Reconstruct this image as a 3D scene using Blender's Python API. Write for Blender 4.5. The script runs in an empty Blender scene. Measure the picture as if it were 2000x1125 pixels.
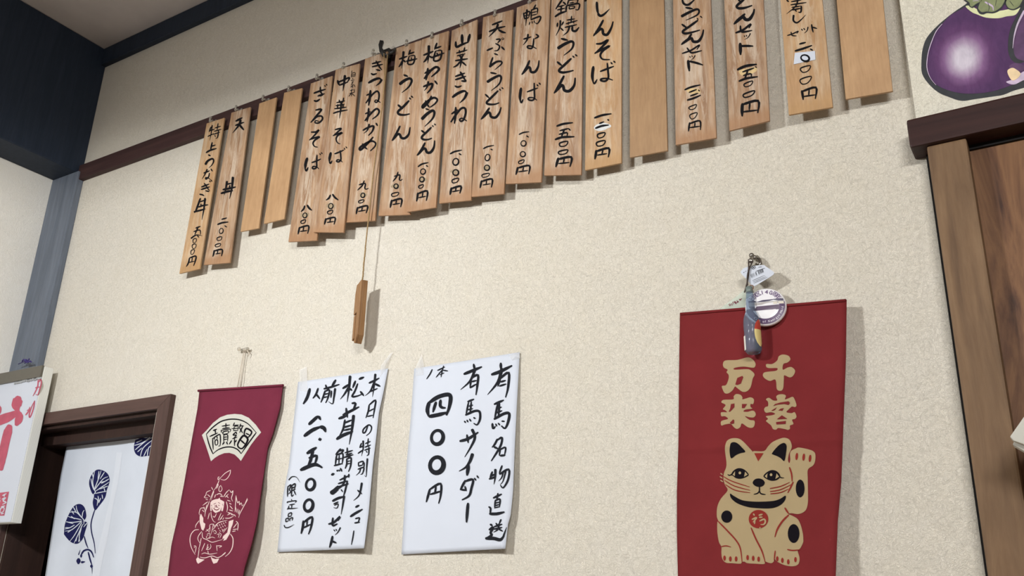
import bpy, bmesh, math, random
from mathutils import Vector, Matrix
from mathutils.geometry import delaunay_2d_cdt
random.seed(7)
sc = bpy.context.scene
COL = sc.collection

# ------------------------------------------------------------------ camera, world, lights, exposure
F = 1778.6                       # focal length in pixels of the 2000 x 1125 frame
CAMP = Vector((0.0, -1.6, 1.35))
R = (Matrix.Rotation(math.radians(32.692), 3, 'Z') @ Matrix.Rotation(math.radians(110.166), 3, 'X')
     @ Matrix.Rotation(math.radians(1.879), 3, 'Z'))
cam = bpy.data.objects.new('camera', bpy.data.cameras.new('camera'))
COL.objects.link(cam)
cam.data.sensor_width = 36
cam.data.lens = 36 * F / 2000
cam.data.clip_start = 0.02
cam.matrix_world = Matrix.Translation(CAMP) @ R.to_4x4()
sc.camera = cam

world = bpy.data.worlds.new('world'); sc.world = world
world.use_nodes = True
world.node_tree.nodes['Background'].inputs[0].default_value = (1.0, 0.95, 0.88, 1)
world.node_tree.nodes['Background'].inputs[1].default_value = 0.09

def area(name, loc, target, sx, sy, power, col=(1, .99, .98)):
    l = bpy.data.lights.new(name, 'AREA'); l.shape = 'RECTANGLE'; l.size = sx; l.size_y = sy
    l.energy = power; l.color = col
    o = bpy.data.objects.new(name, l); COL.objects.link(o)
    o.location = loc
    o.rotation_euler = (Vector(target) - Vector(loc)).to_track_quat('-Z', 'Y').to_euler()
    return o
# ceiling fluorescent lamps of the dining room (out of frame)
area('ceiling_lamp_near_beam', (-1.60, -1.95, 2.42), (-1.90, 0, 1.75), 0.22, 0.06, 39, (.97, .99, 1))
area('ceiling_lamp_centre', (1.0, -3.3, 2.68), (0.4, -0.6, 1.0), 1.2, 0.30, 89)

sc.view_settings.view_transform = 'Standard'
sc.view_settings.look = 'None'
sc.view_settings.gamma = 1
sc.view_settings.use_curve_mapping = False
sc.view_settings.exposure = 0.0

# ------------------------------------------------------------------ measuring helpers
def at(px, py, y=0.0):
    """point of the plane Y = y that lies at a measured place of the photograph"""
    d = R @ Vector(((px - 1000) / F, (562.5 - py) / F, -1.0))
    return CAMP + d * ((y - CAMP.y) / d.y)

CROP = dict(A=(340, 0), B=(340, 200), C=(340, 330), D=(660, 0), E=(660, 210), F=(980, 0), G=(980, 180), H=(1280, 0),
            I=(1280, 100), J=(540, 690), K=(540, 860), L=(780, 680), M=(780, 860), N=(1380, 680), O=(1380, 840),
            Q=(1380, 900), R=(1390, 485), S=(0, 680), T=(0, 850), U=(1780, 0), W=(370, 790), X=(340, 900), V=(80, 830), Z=(0, 0))
SCALE = dict(V=915 / 240, Z=1.0)

def pt(k, s):
    x, y = s.split(',')
    f = SCALE.get(k, 5.0)
    return (CROP[k][0] + float(x) / f, CROP[k][1] + float(y) / f)

def pts(k, s):
    out = []
    for w in s.split():
        if w[0] == '@': k = w[1]; continue
        out.append(pt(k, w))
    return out

def lerp_poly(P, t):
    d = [0]
    for a, b in zip(P, P[1:]): d.append(d[-1] + math.dist(a, b))
    s = t * d[-1]
    if s <= 0: i = 0
    else:
        i = 0
        while i < len(P) - 2 and d[i + 1] < s: i += 1
    k = (s - d[i]) / (d[i + 1] - d[i])
    return (P[i][0] + (P[i + 1][0] - P[i][0]) * k, P[i][1] + (P[i + 1][1] - P[i][1]) * k)

def catmull(P, n=5, closed=False):
    if len(P) < 3 and not closed:
        a, b = P[0], P[-1]
        return [(a[0] + (b[0] - a[0]) * i / n, a[1] + (b[1] - a[1]) * i / n) for i in range(n + 1)]
    m = len(P); out = []
    for i in range(m if closed else m - 1):
        g = lambda j: P[j % m] if closed else P[min(max(j, 0), m - 1)]
        p0, p1, p2, p3 = g(i - 1), g(i), g(i + 1), g(i + 2)
        for s in range(n):
            t = s / n
            out.append(tuple(0.5 * (2 * p1[c] + (p2[c] - p0[c]) * t + (2 * p0[c] - 5 * p1[c] + 4 * p2[c] - p3[c]) * t * t
                                    + (3 * p1[c] - p0[c] - 3 * p2[c] + p3[c]) * t ** 3) for c in (0, 1)))
    if not closed: out.append(P[-1])
    return out

class Sheet:
    """a sheet hanging in front of the wall; depth(u, v) = distance of its face from the wall"""
    def __init__(s, L, Rr, depth):
        s.L, s.R = L, Rr
        s.curved = callable(depth)
        s.depth = depth if s.curved else (lambda u, v: depth)
    def px(s, u, v):
        a, b = lerp_poly(s.L, v), lerp_poly(s.R, v)
        return (a[0] + (b[0] - a[0]) * u, a[1] + (b[1] - a[1]) * u)
    def uv(s, x, y):
        u, v = .5, .5
        for _ in range(8):
            p = s.px(u, v); q = s.px(u, min(v + .01, 1)) if v < .99 else s.px(u, v - .01)
            dv = (q[1] - p[1]) / (.01 if v < .99 else -.01)
            v = min(max(v + (y - p[1]) / dv, 0), 1)
            a, b = lerp_poly(s.L, v), lerp_poly(s.R, v)
            u = (x - a[0]) / (b[0] - a[0])
        return min(max(u, 0), 1), v
    def p(s, x, y, off=0.0):
        if s.curved:
            d = s.depth(*s.uv(x, y))
        else: d = s.depth(0, 0)
        return at(x, y, -(d + off))
    def grid(s, bm, nu, nv, thick=0.0, mi=0):
        V = [[bm.verts.new(at(*s.px(i / nu, j / nv), -s.depth(i / nu, j / nv))) for i in range(nu + 1)] for j in range(nv + 1)]
        fs = []
        for j in range(nv):
            for i in range(nu):
                f = bm.faces.new((V[j][i], V[j + 1][i], V[j + 1][i + 1], V[j][i + 1])); f.smooth = True; f.material_index = mi; fs.append(f)
        if thick:
            B = [[bm.verts.new(v.co + Vector((0, thick, 0))) for v in row] for row in V]
            for j in range(nv):
                for i in range(nu):
                    f = bm.faces.new((B[j][i], B[j][i + 1], B[j + 1][i + 1], B[j + 1][i])); f.smooth = True; f.material_index = mi
            def rim(a, b, c, d):
                f = bm.faces.new((a, b, c, d)); f.material_index = mi
            for i in range(nu):
                rim(V[0][i], V[0][i + 1], B[0][i + 1], B[0][i]); rim(V[nv][i + 1], V[nv][i], B[nv][i], B[nv][i + 1])
            for j in range(nv):
                rim(V[j + 1][0], V[j][0], B[j][0], B[j + 1][0]); rim(V[j][nu], V[j + 1][nu], B[j + 1][nu], B[j][nu])

def fill(bm, P, sheet, off=.0003, mi=0, smooth=False, step=None):
    if smooth: P = catmull(P, 4, True)
    V = [Vector(p) for p in P]; n = len(V)
    if sheet.curved:
        step = step or 7
        x0, x1 = min(p[0] for p in P), max(p[0] for p in P); y0, y1 = min(p[1] for p in P), max(p[1] for p in P)
        x = x0 + step / 2
        while x < x1:
            y = y0 + step / 2
            while y < y1:
                V.append(Vector((x + .01 * random.random(), y))); y += step
            x += step
    r = delaunay_2d_cdt(V, [], [list(range(n))], 1, 1e-4)
    vs = [bm.verts.new(sheet.p(v.x, v.y, off)) for v in r[0]]
    for f in r[2]:
        try:
            q = bm.faces.new([vs[i] for i in f])
        except ValueError: continue
        q.normal_update()
        if q.normal.y > 0: q.normal_flip()
        q.material_index = mi; q.smooth = True

def ellipse(c, rx, ry, n=24, rot=0):
    ca, sa = math.cos(rot), math.sin(rot)
    return [(c[0] + rx * math.cos(2 * math.pi * i / n) * ca - ry * math.sin(2 * math.pi * i / n) * sa,
             c[1] + rx * math.cos(2 * math.pi * i / n) * sa + ry * math.sin(2 * math.pi * i / n) * ca) for i in range(n)]

def stroke(bm, P, w, sheet, off, mi=0, mode='n'):
    closed = mode in 'oe'
    C = catmull(P, 4 if mode != 'e' else 1, closed)
    m = len(C)
    if closed: C = C + [C[0]]
    d = [0]
    for a, b in zip(C, C[1:]): d.append(d[-1] + max(math.dist(a, b), 1e-5))
    tot = d[-1]; rows = []
    for i, c in enumerate(C):
        if closed: a, b = C[(i - 1) % m], C[(i + 1) % m]
        else: a, b = C[max(i - 1, 0)], C[min(i + 1, len(C) - 1)]
        tx, ty = b[0] - a[0], b[1] - a[1]; l = math.hypot(tx, ty) or 1
        t = d[i] / tot
        if closed: k = 1 + .18 * math.sin(2 * math.pi * t + 1)
        elif mode == 't': k = 1.05 - .85 * t ** 1.7
        else: k = min(1.06, .72 + t * 3) * min(1, .5 + (1 - t) * 1.5)
        h = w * .5 * k
        rows.append((c, -ty / l, tx / l, h, tx / l, ty / l))
    if not closed:                                      # rounded brush ends
        c, nx, ny, h, tx, ty = rows[0]
        pre = [((c[0] - tx * h * .75, c[1] - ty * h * .75), nx, ny, h * .45, tx, ty), ((c[0] - tx * h * .4, c[1] - ty * h * .4), nx, ny, h * .85, tx, ty)]
        c, nx, ny, h, tx, ty = rows[-1]
        post = [((c[0] + tx * h * .4, c[1] + ty * h * .4), nx, ny, h * .85, tx, ty), ((c[0] + tx * h * .75, c[1] + ty * h * .75), nx, ny, h * .45, tx, ty)]
        rows = pre + rows + post
    prev = None
    for c, nx, ny, h, tx, ty in rows:
        cur = (bm.verts.new(sheet.p(c[0] + nx * h, c[1] + ny * h, off)), bm.verts.new(sheet.p(c[0] - nx * h, c[1] - ny * h, off)))
        if prev:
            f = bm.faces.new((prev[0], prev[1], cur[1], cur[0])); f.normal_update()
            if f.normal.y > 0: f.normal_flip()
            f.material_index = mi; f.smooth = True
        prev = cur

def parse(k, text, base=13):
    """brush strokes 'n12 x,y x,y; t14 ...': n plain, t tapering, o closed loop, e ellipse -> (points, width, mode)"""
    w, mode = base, 'n'; f = SCALE.get(k, 5.0); out = []
    for s in text.split(';'):
        T = s.split()
        if not T: continue
        if T[0][0] in 'ntoe':
            mode = T[0][0]
            if len(T[0]) > 1: w = float(T[0][1:])
            T = T[1:]
        elif mode in 'oe': mode = 'n'
        if mode == 'e':
            c = pt(k, T[0]); rx, ry = (float(q) / f for q in T[1].split(','))
            P = ellipse(c, rx, ry, 22, .25)
        else: P = [pt(k, q) for q in T]
        out.append((P, w / f, mode))
    return out

def write(bm, k, text, sheet, off=.0004, mi=0, gain=1.0):
    for i, (P, w, mode) in enumerate(parse(k, text)): stroke(bm, P, w * gain, sheet, off + i * .00001, mi, mode)

def letter(name, texts, sheet, mat, root, off=.0004, gain=1.0, gap=8):
    """writing as child meshes, one for each group of strokes that stand together"""
    S = [q for k, t in texts for q in parse(k, t)]
    B = []
    for P, w, m in S:
        h = w / 2
        B.append((min(p[0] for p in P) - h, max(p[0] for p in P) + h, min(p[1] for p in P) - h, max(p[1] for p in P) + h))
    par = list(range(len(S)))
    def find(i):
        while par[i] != i: i = par[i]
        return i
    for i in range(len(S)):
        for j in range(i):
            dx = max(B[i][0], B[j][0]) - min(B[i][1], B[j][1]); dy = max(B[i][2], B[j][2]) - min(B[i][3], B[j][3])
            if max(dx, 0) + max(dy, 0) < gap: par[find(i)] = find(j)
    for g in sorted(set(find(i) for i in range(len(S)))):
        bm = bmesh.new()
        for i, (P, w, m) in enumerate(S):
            if find(i) == g: stroke(bm, P, w * gain, sheet, off + i * .00001, 0, m)
        mk(name, bm, mat, root)

# ------------------------------------------------------------------ object helpers
def mk(name, bm, mats, parent=None, origin=None, smooth=None):
    if not isinstance(mats, (list, tuple)): mats = [mats]
    O = Vector(origin) if origin is not None else Vector((0, 0, 0))
    if parent is not None:
        p = parent
        while p.parent: p = p.parent
        O = Vector(p['_o'])
    for v in bm.verts: v.co -= O
    me = bpy.data.meshes.new(name); bm.to_mesh(me); bm.free()
    for m in mats: me.materials.append(m)
    if smooth is not None:
        for f in me.polygons: f.use_smooth = smooth
    o = bpy.data.objects.new(name, me); COL.objects.link(o)
    if parent is None: o.location = O; o['_o'] = list(O)
    else: o.parent = parent
    return o

def empty(name, loc):
    o = bpy.data.objects.new(name, None); COL.objects.link(o); o.location = loc; o['_o'] = list(loc)
    o.empty_display_size = .05
    return o

def tag(o, label, cat, group=None):
    o['label'] = label; o['category'] = cat
    if group: o['group'] = group
    return o

def struct(o):
    o['kind'] = 'structure'; return o

def box(bm, a, b, mi=0, bev=0):
    vs = [bm.verts.new((x, y, z)) for x in (a[0], b[0]) for y in (a[1], b[1]) for z in (a[2], b[2])]
    fs = []
    for q in ((0, 1, 3, 2), (4, 6, 7, 5), (0, 4, 5, 1), (2, 3, 7, 6), (0, 2, 6, 4), (1, 5, 7, 3)):
        f = bm.faces.new([vs[i] for i in q]); f.material_index = mi; fs.append(f)
    if bev:
        es = set(e for f in fs for e in f.edges)
        bmesh.ops.recalc_face_normals(bm, faces=fs)
        bmesh.ops.bevel(bm, geom=list(es), offset=bev, segments=2, affect='EDGES', profile=.6)

def prism(bm, front, dy, mi=0, bev=0):
    """slab: front outline (world points facing -Y) pushed back by dy"""
    a = [bm.verts.new(p) for p in front]; b = [bm.verts.new(Vector(p) + Vector((0, dy, 0))) for p in front]
    n = len(a); fs = [bm.faces.new(a), bm.faces.new(b[::-1])]
    for i in range(n): fs.append(bm.faces.new((a[(i + 1) % n], a[i], b[i], b[(i + 1) % n])))
    bmesh.ops.recalc_face_normals(bm, faces=fs)
    for f in fs: f.material_index = mi
    if bev: bmesh.ops.bevel(bm, geom=list(set(e for f in fs for e in f.edges)), offset=bev, segments=2, affect='EDGES', profile=.6)

def tube(bm, path, r, n=8, mi=0, cap=True):
    path = [Vector(p) for p in path]; rings = []
    up = None
    for i, p in enumerate(path):
        t = (path[min(i + 1, len(path) - 1)] - path[max(i - 1, 0)]).normalized()
        if up is None: up = t.orthogonal().normalized()
        up = (up - t * up.dot(t)).normalized(); bi = t.cross(up)
        rr = r[i] if isinstance(r, (list, tuple)) else r
        rings.append([bm.verts.new(p + (up * math.cos(2 * math.pi * k / n) + bi * math.sin(2 * math.pi * k / n)) * rr) for k in range(n)])
    for a, b in zip(rings, rings[1:]):
        for k in range(n):
            f = bm.faces.new((a[k], a[(k + 1) % n], b[(k + 1) % n], b[k])); f.smooth = True; f.material_index = mi
    if cap:
        for rg in (rings[0][::-1], rings[-1]):
            f = bm.faces.new(rg); f.material_index = mi

def ball(bm, c, r, mi=0, seg=10):
    g = bmesh.ops.create_uvsphere(bm, u_segments=seg, v_segments=max(6, seg // 2 + 2), radius=r, matrix=Matrix.Translation(c))
    for v in g['verts']:
        for f in v.link_faces: f.material_index = mi; f.smooth = True

# ------------------------------------------------------------------ materials
def lin(c):
    return tuple(((v / 255) / 12.92 if v / 255 <= .04045 else (((v / 255) + .055) / 1.055) ** 2.4) for v in c) + (1,)

class NT:
    def __init__(s, name):
        s.m = bpy.data.materials.new(name); s.m.use_nodes = True; s.t = s.m.node_tree
        s.b = s.t.nodes['Principled BSDF']
    def n(s, typ, **kw):
        x = s.t.nodes.new(typ)
        for k, v in kw.items():
            if k[0] == '_': setattr(x, k[1:], v)
            else: x.inputs[k.replace('__', ' ')].default_value = v
        return x
    def l(s, a, b): s.t.links.new(a, b)
    def coords(s, scale=(1, 1, 1), rot=(0, 0, 0), kind='Object'):
        c = s.n('ShaderNodeTexCoord'); m = s.n('ShaderNodeMapping')
        m.inputs['Scale'].default_value = scale; m.inputs['Rotation'].default_value = rot
        s.l(c.outputs[kind], m.inputs[0]); return m.outputs[0]
    def noise(s, vec, scale, detail=4, rough=.55, dist=0):
        x = s.n('ShaderNodeTexNoise', Scale=scale, Detail=detail, Roughness=rough, Distortion=dist)
        s.l(vec, x.inputs['Vector']); return x.outputs['Fac']
    def ramp(s, fac, stops):
        x = s.n('ShaderNodeValToRGB'); e = x.color_ramp.elements
        while len(e) < len(stops): e.new(.5)
        for el, (p, c) in zip(e, stops): el.position = p; el.color = c
        s.l(fac, x.inputs[0]); return x.outputs[0]
    def mix(s, fac, a, b, blend='MIX'):
        x = s.n('ShaderNodeMix', _data_type='RGBA', _blend_type=blend)
        for v, i in ((fac, 0), (a, 6), (b, 7)):
            if hasattr(v, 'is_output'): s.l(v, x.inputs[i])
            else: x.inputs[i].default_value = v
        return x.outputs[2]
    def bump(s, h, strength, dist=.001):
        x = s.n('ShaderNodeBump', Strength=strength, Distance=dist); s.l(h, x.inputs['Height'])
        s.l(x.outputs[0], s.b.inputs['Normal'])
    def col(s, v):
        if hasattr(v, 'is_output'): s.l(v, s.b.inputs['Base Color'])
        else: s.b.inputs['Base Color'].default_value = v
    def set(s, **kw):
        for k, v in kw.items(): s.b.inputs[k.replace('__', ' ')].default_value = v
        return s

def plain(name, c, rough=.6, var=.06, scale=40, **kw):
    t = NT(name); v = t.noise(t.coords(), scale, 3)
    c1 = lin(c); dk = tuple(x * (1 - var) for x in c1[:3]) + (1,); lt = tuple(min(x * (1 + var), 1) for x in c1[:3]) + (1,)
    t.col(t.ramp(v, [(.3, dk), (.7, lt)])); t.set(Roughness=rough, **kw); return t.m

def plaster(name, c, bump=1.0):
    t = NT(name); co = t.coords()
    a = t.noise(co, 1.3, 4); b = t.noise(co, 30, 4)
    base = lin(c)
    warm = (base[0] * .95, base[1] * .93, base[2] * .88, 1)
    t.col(t.mix(.35, t.ramp(a, [(.35, warm), (.65, base)]), t.ramp(b, [(.3, warm), (.7, base)])))
    n2 = t.noise(co, 150, 3, .5, 2.2)
    sb = t.n('ShaderNodeMath', _operation='SUBTRACT'); sb.inputs[1].default_value = .5; t.l(n2, sb.inputs[0])
    ab = t.n('ShaderNodeMath', _operation='ABSOLUTE'); t.l(sb.outputs[0], ab.inputs[0])
    rd = t.n('ShaderNodeMath', _operation='MINIMUM'); rd.inputs[1].default_value = .15; t.l(ab.outputs[0], rd.inputs[0])
    ad = t.n('ShaderNodeMath', _operation='MULTIPLY_ADD'); ad.inputs[1].default_value = .06; t.l(t.noise(co, 420, 3), ad.inputs[0]); t.l(rd.outputs[0], ad.inputs[2])
    t.bump(ad.outputs[0], bump, .0038); t.set(Roughness=.9); return t.m

def wood(name, stops, scale=9, stretch=(1, 1, .06), rough=.55, ring=6, bump=.15, rot=(0, 0, 0), dist=1.2):
    t = NT(name); co = t.coords(stretch, rot)
    a = t.noise(co, scale * 4, 6, .6, dist); g = t.noise(co, scale * 28, 3, .6)
    c = t.ramp(a, stops)
    fine = t.ramp(g, [(.35, (.78, .74, .70, 1)), (.65, (1, 1, 1, 1))])
    t.col(t.mix(.55, c, fine, 'MULTIPLY')); t.bump(g, bump, .0006); t.set(Roughness=rough, Specular__IOR__Level=.25); return t.m

def plaque_mat(name, stops, pale, band):
    """planed cedar slat: grain along Z, pale washed middle, browner foot; varies per slat"""
    t = NT(name)
    info = t.n('ShaderNodeObjectInfo'); c = t.n('ShaderNodeTexCoord')
    off = t.n('ShaderNodeVectorMath', _operation='SCALE'); off.inputs[0].default_value = (3.1, 1.7, 5.3)
    t.l(info.outputs['Random'], off.inputs['Scale'])
    ad = t.n('ShaderNodeVectorMath', _operation='ADD'); t.l(c.outputs['Object'], ad.inputs[0]); t.l(off.outputs[0], ad.inputs[1])
    m = t.n('ShaderNodeMapping'); m.inputs['Scale'].default_value = (1, 1, .12); t.l(ad.outputs[0], m.inputs[0])
    a = t.noise(m.outputs[0], 55, 5, .62, .8); g = t.noise(m.outputs[0], 260, 3, .6, .2)
    big = t.noise(ad.outputs[0], 11, 4, .6)
    colr = t.ramp(a, stops)
    if pale:
        pf = t.ramp(t.noise(m.outputs[0], 60, 7, .75, 1.2), [(.44, (0, 0, 0, 1)), (.58, (1, 1, 1, 1))])
        bw = t.n('ShaderNodeMath', _operation='MULTIPLY'); bw.inputs[1].default_value = .8
        t.l(pf, bw.inputs[0])
        sx = t.n('ShaderNodeSeparateXYZ'); t.l(c.outputs['Object'], sx.inputs[0])
        axx = t.n('ShaderNodeMath', _operation='ABSOLUTE'); t.l(sx.outputs['X'], axx.inputs[0])
        ed = t.ramp(axx.outputs[0], [(.020, (1, 1, 1, 1)), (.033, (.35, .35, .35, 1))])
        be = t.n('ShaderNodeMath', _operation='MULTIPLY'); t.l(bw.outputs[0], be.inputs[0]); t.l(ed, be.inputs[1]); bw = be
        colr = t.mix(bw.outputs[0], colr, pale)
    if band:
        sp = t.n('ShaderNodeSeparateXYZ'); t.l(c.outputs['Object'], sp.inputs[0])
        zz = t.n('ShaderNodeMath', _operation='MULTIPLY_ADD'); zz.inputs[1].default_value = .03; t.l(big, zz.inputs[0]); t.l(sp.outputs['Z'], zz.inputs[2])
        bf = t.ramp(zz.outputs[0], [(.03, (.85, .85, .85, 1)), (.055, (0, 0, 0, 1))])
        colr = t.mix(bf, colr, band)
    sm = t.ramp(big, [(.35, (.86, .83, .80, 1)), (.62, (1, 1, 1, 1))])
    colr = t.mix(.7, colr, sm, 'MULTIPLY')
    fine = t.ramp(g, [(.3, (.80, .76, .72, 1)), (.7, (1, 1, 1, 1))])
    colr = t.mix(.6, colr, fine, 'MULTIPLY')
    t.col(colr); t.bump(g, .2, .0005); t.set(Roughness=.62); return t.m

def cloth(name, c, rough=.9, var=.08):
    t = NT(name); co = t.coords()
    b1, d1 = lin(c), tuple(x * (1 - 2 * var) for x in lin(c)[:3]) + (1,)
    a = t.noise(co, 7, 5, .6)
    wv = t.n('ShaderNodeTexWave', Scale=420.0, Distortion=1.5, _bands_direction='X'); t.l(co, wv.inputs['Vector'])
    wz = t.n('ShaderNodeTexWave', Scale=420.0, Distortion=1.5, _bands_direction='Z'); t.l(co, wz.inputs['Vector'])
    ad = t.n('ShaderNodeMath', _operation='ADD'); t.l(wv.outputs['Fac'], ad.inputs[0]); t.l(wz.outputs['Fac'], ad.inputs[1])
    t.col(t.ramp(a, [(.3, d1), (.65, b1)])); t.bump(ad.outputs[0], .12, .0004)
    t.set(Roughness=rough, Specular__IOR__Level=.12); return t.m

M = {}
M['wall'] = plaster('wall_paper', (216, 210, 198))
M['wall_side_lit'] = plaster('lit_side_wall_paper', (240, 237, 230), .8)  # wall paper made paler, standing in for light missing on the left wall
M['board'] = plaster('cream_board', (226, 221, 206))
M['ceiling'] = plain('ceiling_paint', (208, 202, 200), .9, .05, 8)
M['floor'] = plain('floor_tile', (150, 132, 112), .6)
M['navy'] = wood('navy_stained_wood', [(.3, lin((32, 42, 56))), (.7, lin((42, 51, 66)))], 8, rough=.6, bump=.1)
M['post'] = wood('slate_painted_wood', [(.3, lin((92, 100, 112))), (.7, lin((112, 120, 132)))], 8, rough=.5, bump=.2)
M['rail'] = wood('dark_brown_rail', [(.3, lin((54, 38, 38))), (.7, lin((74, 52, 50)))], 8, (.06, 1, 1), rough=.6)
M['frame'] = wood('brown_door_frame', [(.3, lin((64, 46, 42))), (.7, lin((90, 68, 62)))], 8, rough=.5)
M['frameh'] = wood('brown_door_head', [(.3, lin((64, 46, 42))), (.7, lin((90, 68, 62)))], 8, (.06, 1, 1), rough=.5)
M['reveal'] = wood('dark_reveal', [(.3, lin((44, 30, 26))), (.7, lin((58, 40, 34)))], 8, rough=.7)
M['lintel'] = wood('black_brown_lintel', [(.3, lin((40, 21, 20))), (.7, lin((60, 35, 31)))], 7, (.06, 1, 1), rough=.5)
M['rpost'] = wood('worn_brown_post', [(.25, lin((96, 74, 54))), (.55, lin((124, 98, 72))), (.8, lin((140, 114, 86)))], 5, (1, 1, .12), rough=.6)
M['panel'] = wood('figured_brown_door', [(.3, lin((56, 34, 24))), (.42, lin((98, 66, 44))), (.55, lin((128, 92, 62))), (.72, lin((90, 60, 42)))], 2.6, (1, 1, .16), rough=.5, dist=2.5)
M['dark'] = plain('near_black', (14, 12, 12), .9)  # for the post-edge strip and the painted shade under the lintel
M['tan'] = plaque_mat('plain_slat', [(.3, lin((172, 136, 98))), (.7, lin((188, 152, 112)))], None, None)
M['brown'] = plaque_mat('darker_plain_slat', [(.3, lin((152, 119, 84))), (.7, lin((168, 134, 96)))], None, None)
M['worn'] = plaque_mat('worn_slat', [(.3, lin((138, 104, 76))), (.65, lin((178, 144, 110)))], lin((200, 183, 163)), lin((164, 124, 88)))
M['yellow'] = plaque_mat('golden_slat', [(.3, lin((170, 132, 92))), (.7, lin((192, 156, 114)))], lin((200, 178, 150)), lin((180, 142, 96)))
M['ink'] = plain('black_ink', (14, 13, 16), .8, .1, 40, Specular__IOR__Level=.15)
M['inkp'] = plain('sumi_ink', (26, 28, 34), .8, .3, 220, Specular__IOR__Level=.15)
M['white'] = plain('correction_white', (204, 204, 202), .8, .12, 90)
M['smudge'] = plain('rubbed_grey', (150, 132, 104), .8, .2, 120)
M['gold'] = plain('rubbed_yellow', (196, 170, 122), .7, .2, 120)
M['paper'] = plain('poster_paper', (198, 203, 213), .85, .02, 6)
M['red'] = cloth('red_cotton', (116, 39, 41))
M['maroon'] = cloth('maroon_cotton', (111, 42, 60))
M['cream'] = cloth('cream_print', (164, 145, 110), var=.04)
M['pale'] = cloth('pale_print', (218, 196, 190), var=.03)
M['fan'] = cloth('white_print', (196, 194, 184), var=.03)
M['blackp'] = cloth('black_print', (18, 14, 20))
M['redline'] = cloth('dark_red_line', (134, 44, 38))
M['linen'] = cloth('white_linen', (203, 209, 219), var=.03)
M['linen2'] = cloth('white_seam', (209, 214, 223), var=.02)
M['indigo'] = cloth('indigo_print', (30, 32, 78))
M['steel'] = NT('steel').set(Metallic=1.0, Roughness=.3).m; M['steel'].node_tree.nodes['Principled BSDF'].inputs[0].default_value = lin((150, 145, 138))
M['black'] = plain('black_iron', (28, 27, 26), .5)
M['cord'] = plain('jute_cord', (150, 124, 84), .9, .2, 300)
M['cream_string'] = plain('cream_string', (196, 184, 166), .9, .1, 300)
M['clap'] = wood('clapper_wood', [(.3, lin((118, 84, 54))), (.7, lin((160, 122, 82)))], 10, (1, 1, .08), rough=.55)
t = NT('clear_hook'); t.col(lin((226, 220, 208))); t.set(Roughness=.15, Transmission__Weight=.75, IOR=1.45); M['clear'] = t.m
t = NT('clear_tape'); t.col(lin((246, 246, 246))); t.set(Roughness=.2, Alpha=.35); t.bump(t.noise(t.coords(), 160, 4, .7, 2), .8, .002); M['tape'] = t.m
t = NT('blue_glass'); t.col(lin((172, 190, 212))); t.set(Roughness=.08, Transmission__Weight=.8, IOR=1.12, Specular__IOR__Level=.8); M['glass'] = t.m

# ------------------------------------------------------------------ setting
ZC = at(209.5, 101.4).z                      # ceiling
XB = at(206, 132).x                          # right face of the big beam
XL = at(111, 375.6).x                        # left wall
ZT = at(206, 132).z                          # lower edge of the ceiling trim
ZB = at(146.7, 346).z                        # underside of the beam
RB, RT = at(146.7, 360).z, at(231, 302.7).z  # rail
DX0, DX1, DZ = at(82, 829).x, at(307, 798).x, at(307, 798).z        # doorway opening
DX0 = at(8, 1060, 0).x
X2, ZL0, ZL1 = at(1818, 330).x, at(1785, 286, -.055).z, at(1775, 233, -.055).z

bm = bmesh.new()
box(bm, (XL, 0, DZ), (3.2, .12, ZC)); box(bm, (DX1, 0, 0), (3.2, .12, DZ)); box(bm, (XL - .4, 0, 0), (DX0, .12, DZ)); box(bm, (XL - .4, 0, DZ), (XL, .12, ZC))
struct(mk('wall_back', bm, M['wall']))
bm = bmesh.new(); box(bm, (XL - .12, -4.4, 0), (XL, 0, ZC)); struct(mk('wall_left', bm, M['wall_side_lit']))
bm = bmesh.new(); box(bm, (XL - .4, -4.4, ZC), (3.2, .12, ZC + .06)); struct(mk('ceiling', bm, M['ceiling']))
bm = bmesh.new(); box(bm, (XL - .4, -4.4, -.05), (3.2, 1.0, 0)); struct(mk('floor', bm, M['floor']))
bm = bmesh.new(); box(bm, (XB, -.02, ZT), (3.2, 0, ZC - .002), bev=.002); struct(mk('trim_1', bm, M['navy']))          # ceiling trim
bm = bmesh.new(); box(bm, (XL, -4.4, ZB), (XB, 0, ZC - .002), bev=.004); struct(mk('trim_2', bm, M['navy']))           # beam
bm = bmesh.new(); box(bm, (XL, -.025, DZ + .07), (at(144.4, 375.6, -.025).x, 0, ZB), bev=.003); struct(mk('trim_3', bm, M['post']))
bm = bmesh.new(); box(bm, (XB + .002, -.018, RB), (at(1240, 100).x + .75, 0, RT), bev=.0015); struct(mk('trim_4', bm, M['rail']))
# hall behind the doorway
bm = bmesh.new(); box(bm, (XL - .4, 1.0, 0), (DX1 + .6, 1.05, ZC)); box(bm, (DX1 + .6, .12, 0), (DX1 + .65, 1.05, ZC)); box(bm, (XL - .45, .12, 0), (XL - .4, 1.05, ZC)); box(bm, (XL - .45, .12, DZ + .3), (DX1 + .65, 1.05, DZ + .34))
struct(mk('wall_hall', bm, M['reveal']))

# unseen plates added above the two lamps to cut light on the upper wall
bm = bmesh.new(); bmesh.ops.create_cone(bm, cap_ends=True, segments=48, radius1=.31, radius2=.28, depth=.02, matrix=Matrix.Translation((-1.60, -1.95, 2.48))); tube(bm, [(-1.60, -1.95, 2.49), (-1.60, -1.95, ZC)], .012); struct(mk('lamp_cutoff_plate_1', bm, plain('white_enamel', (220, 220, 216), .4)))
bm = bmesh.new(); box(bm, (.2, -3.6, 2.775), (2.2, -2.6, 2.785)); box(bm, (1.05, -3.35, 2.785), (1.15, -3.25, ZC)); struct(mk('lamp_cutoff_plate_2', bm, bpy.data.materials['white_enamel']))

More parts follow.
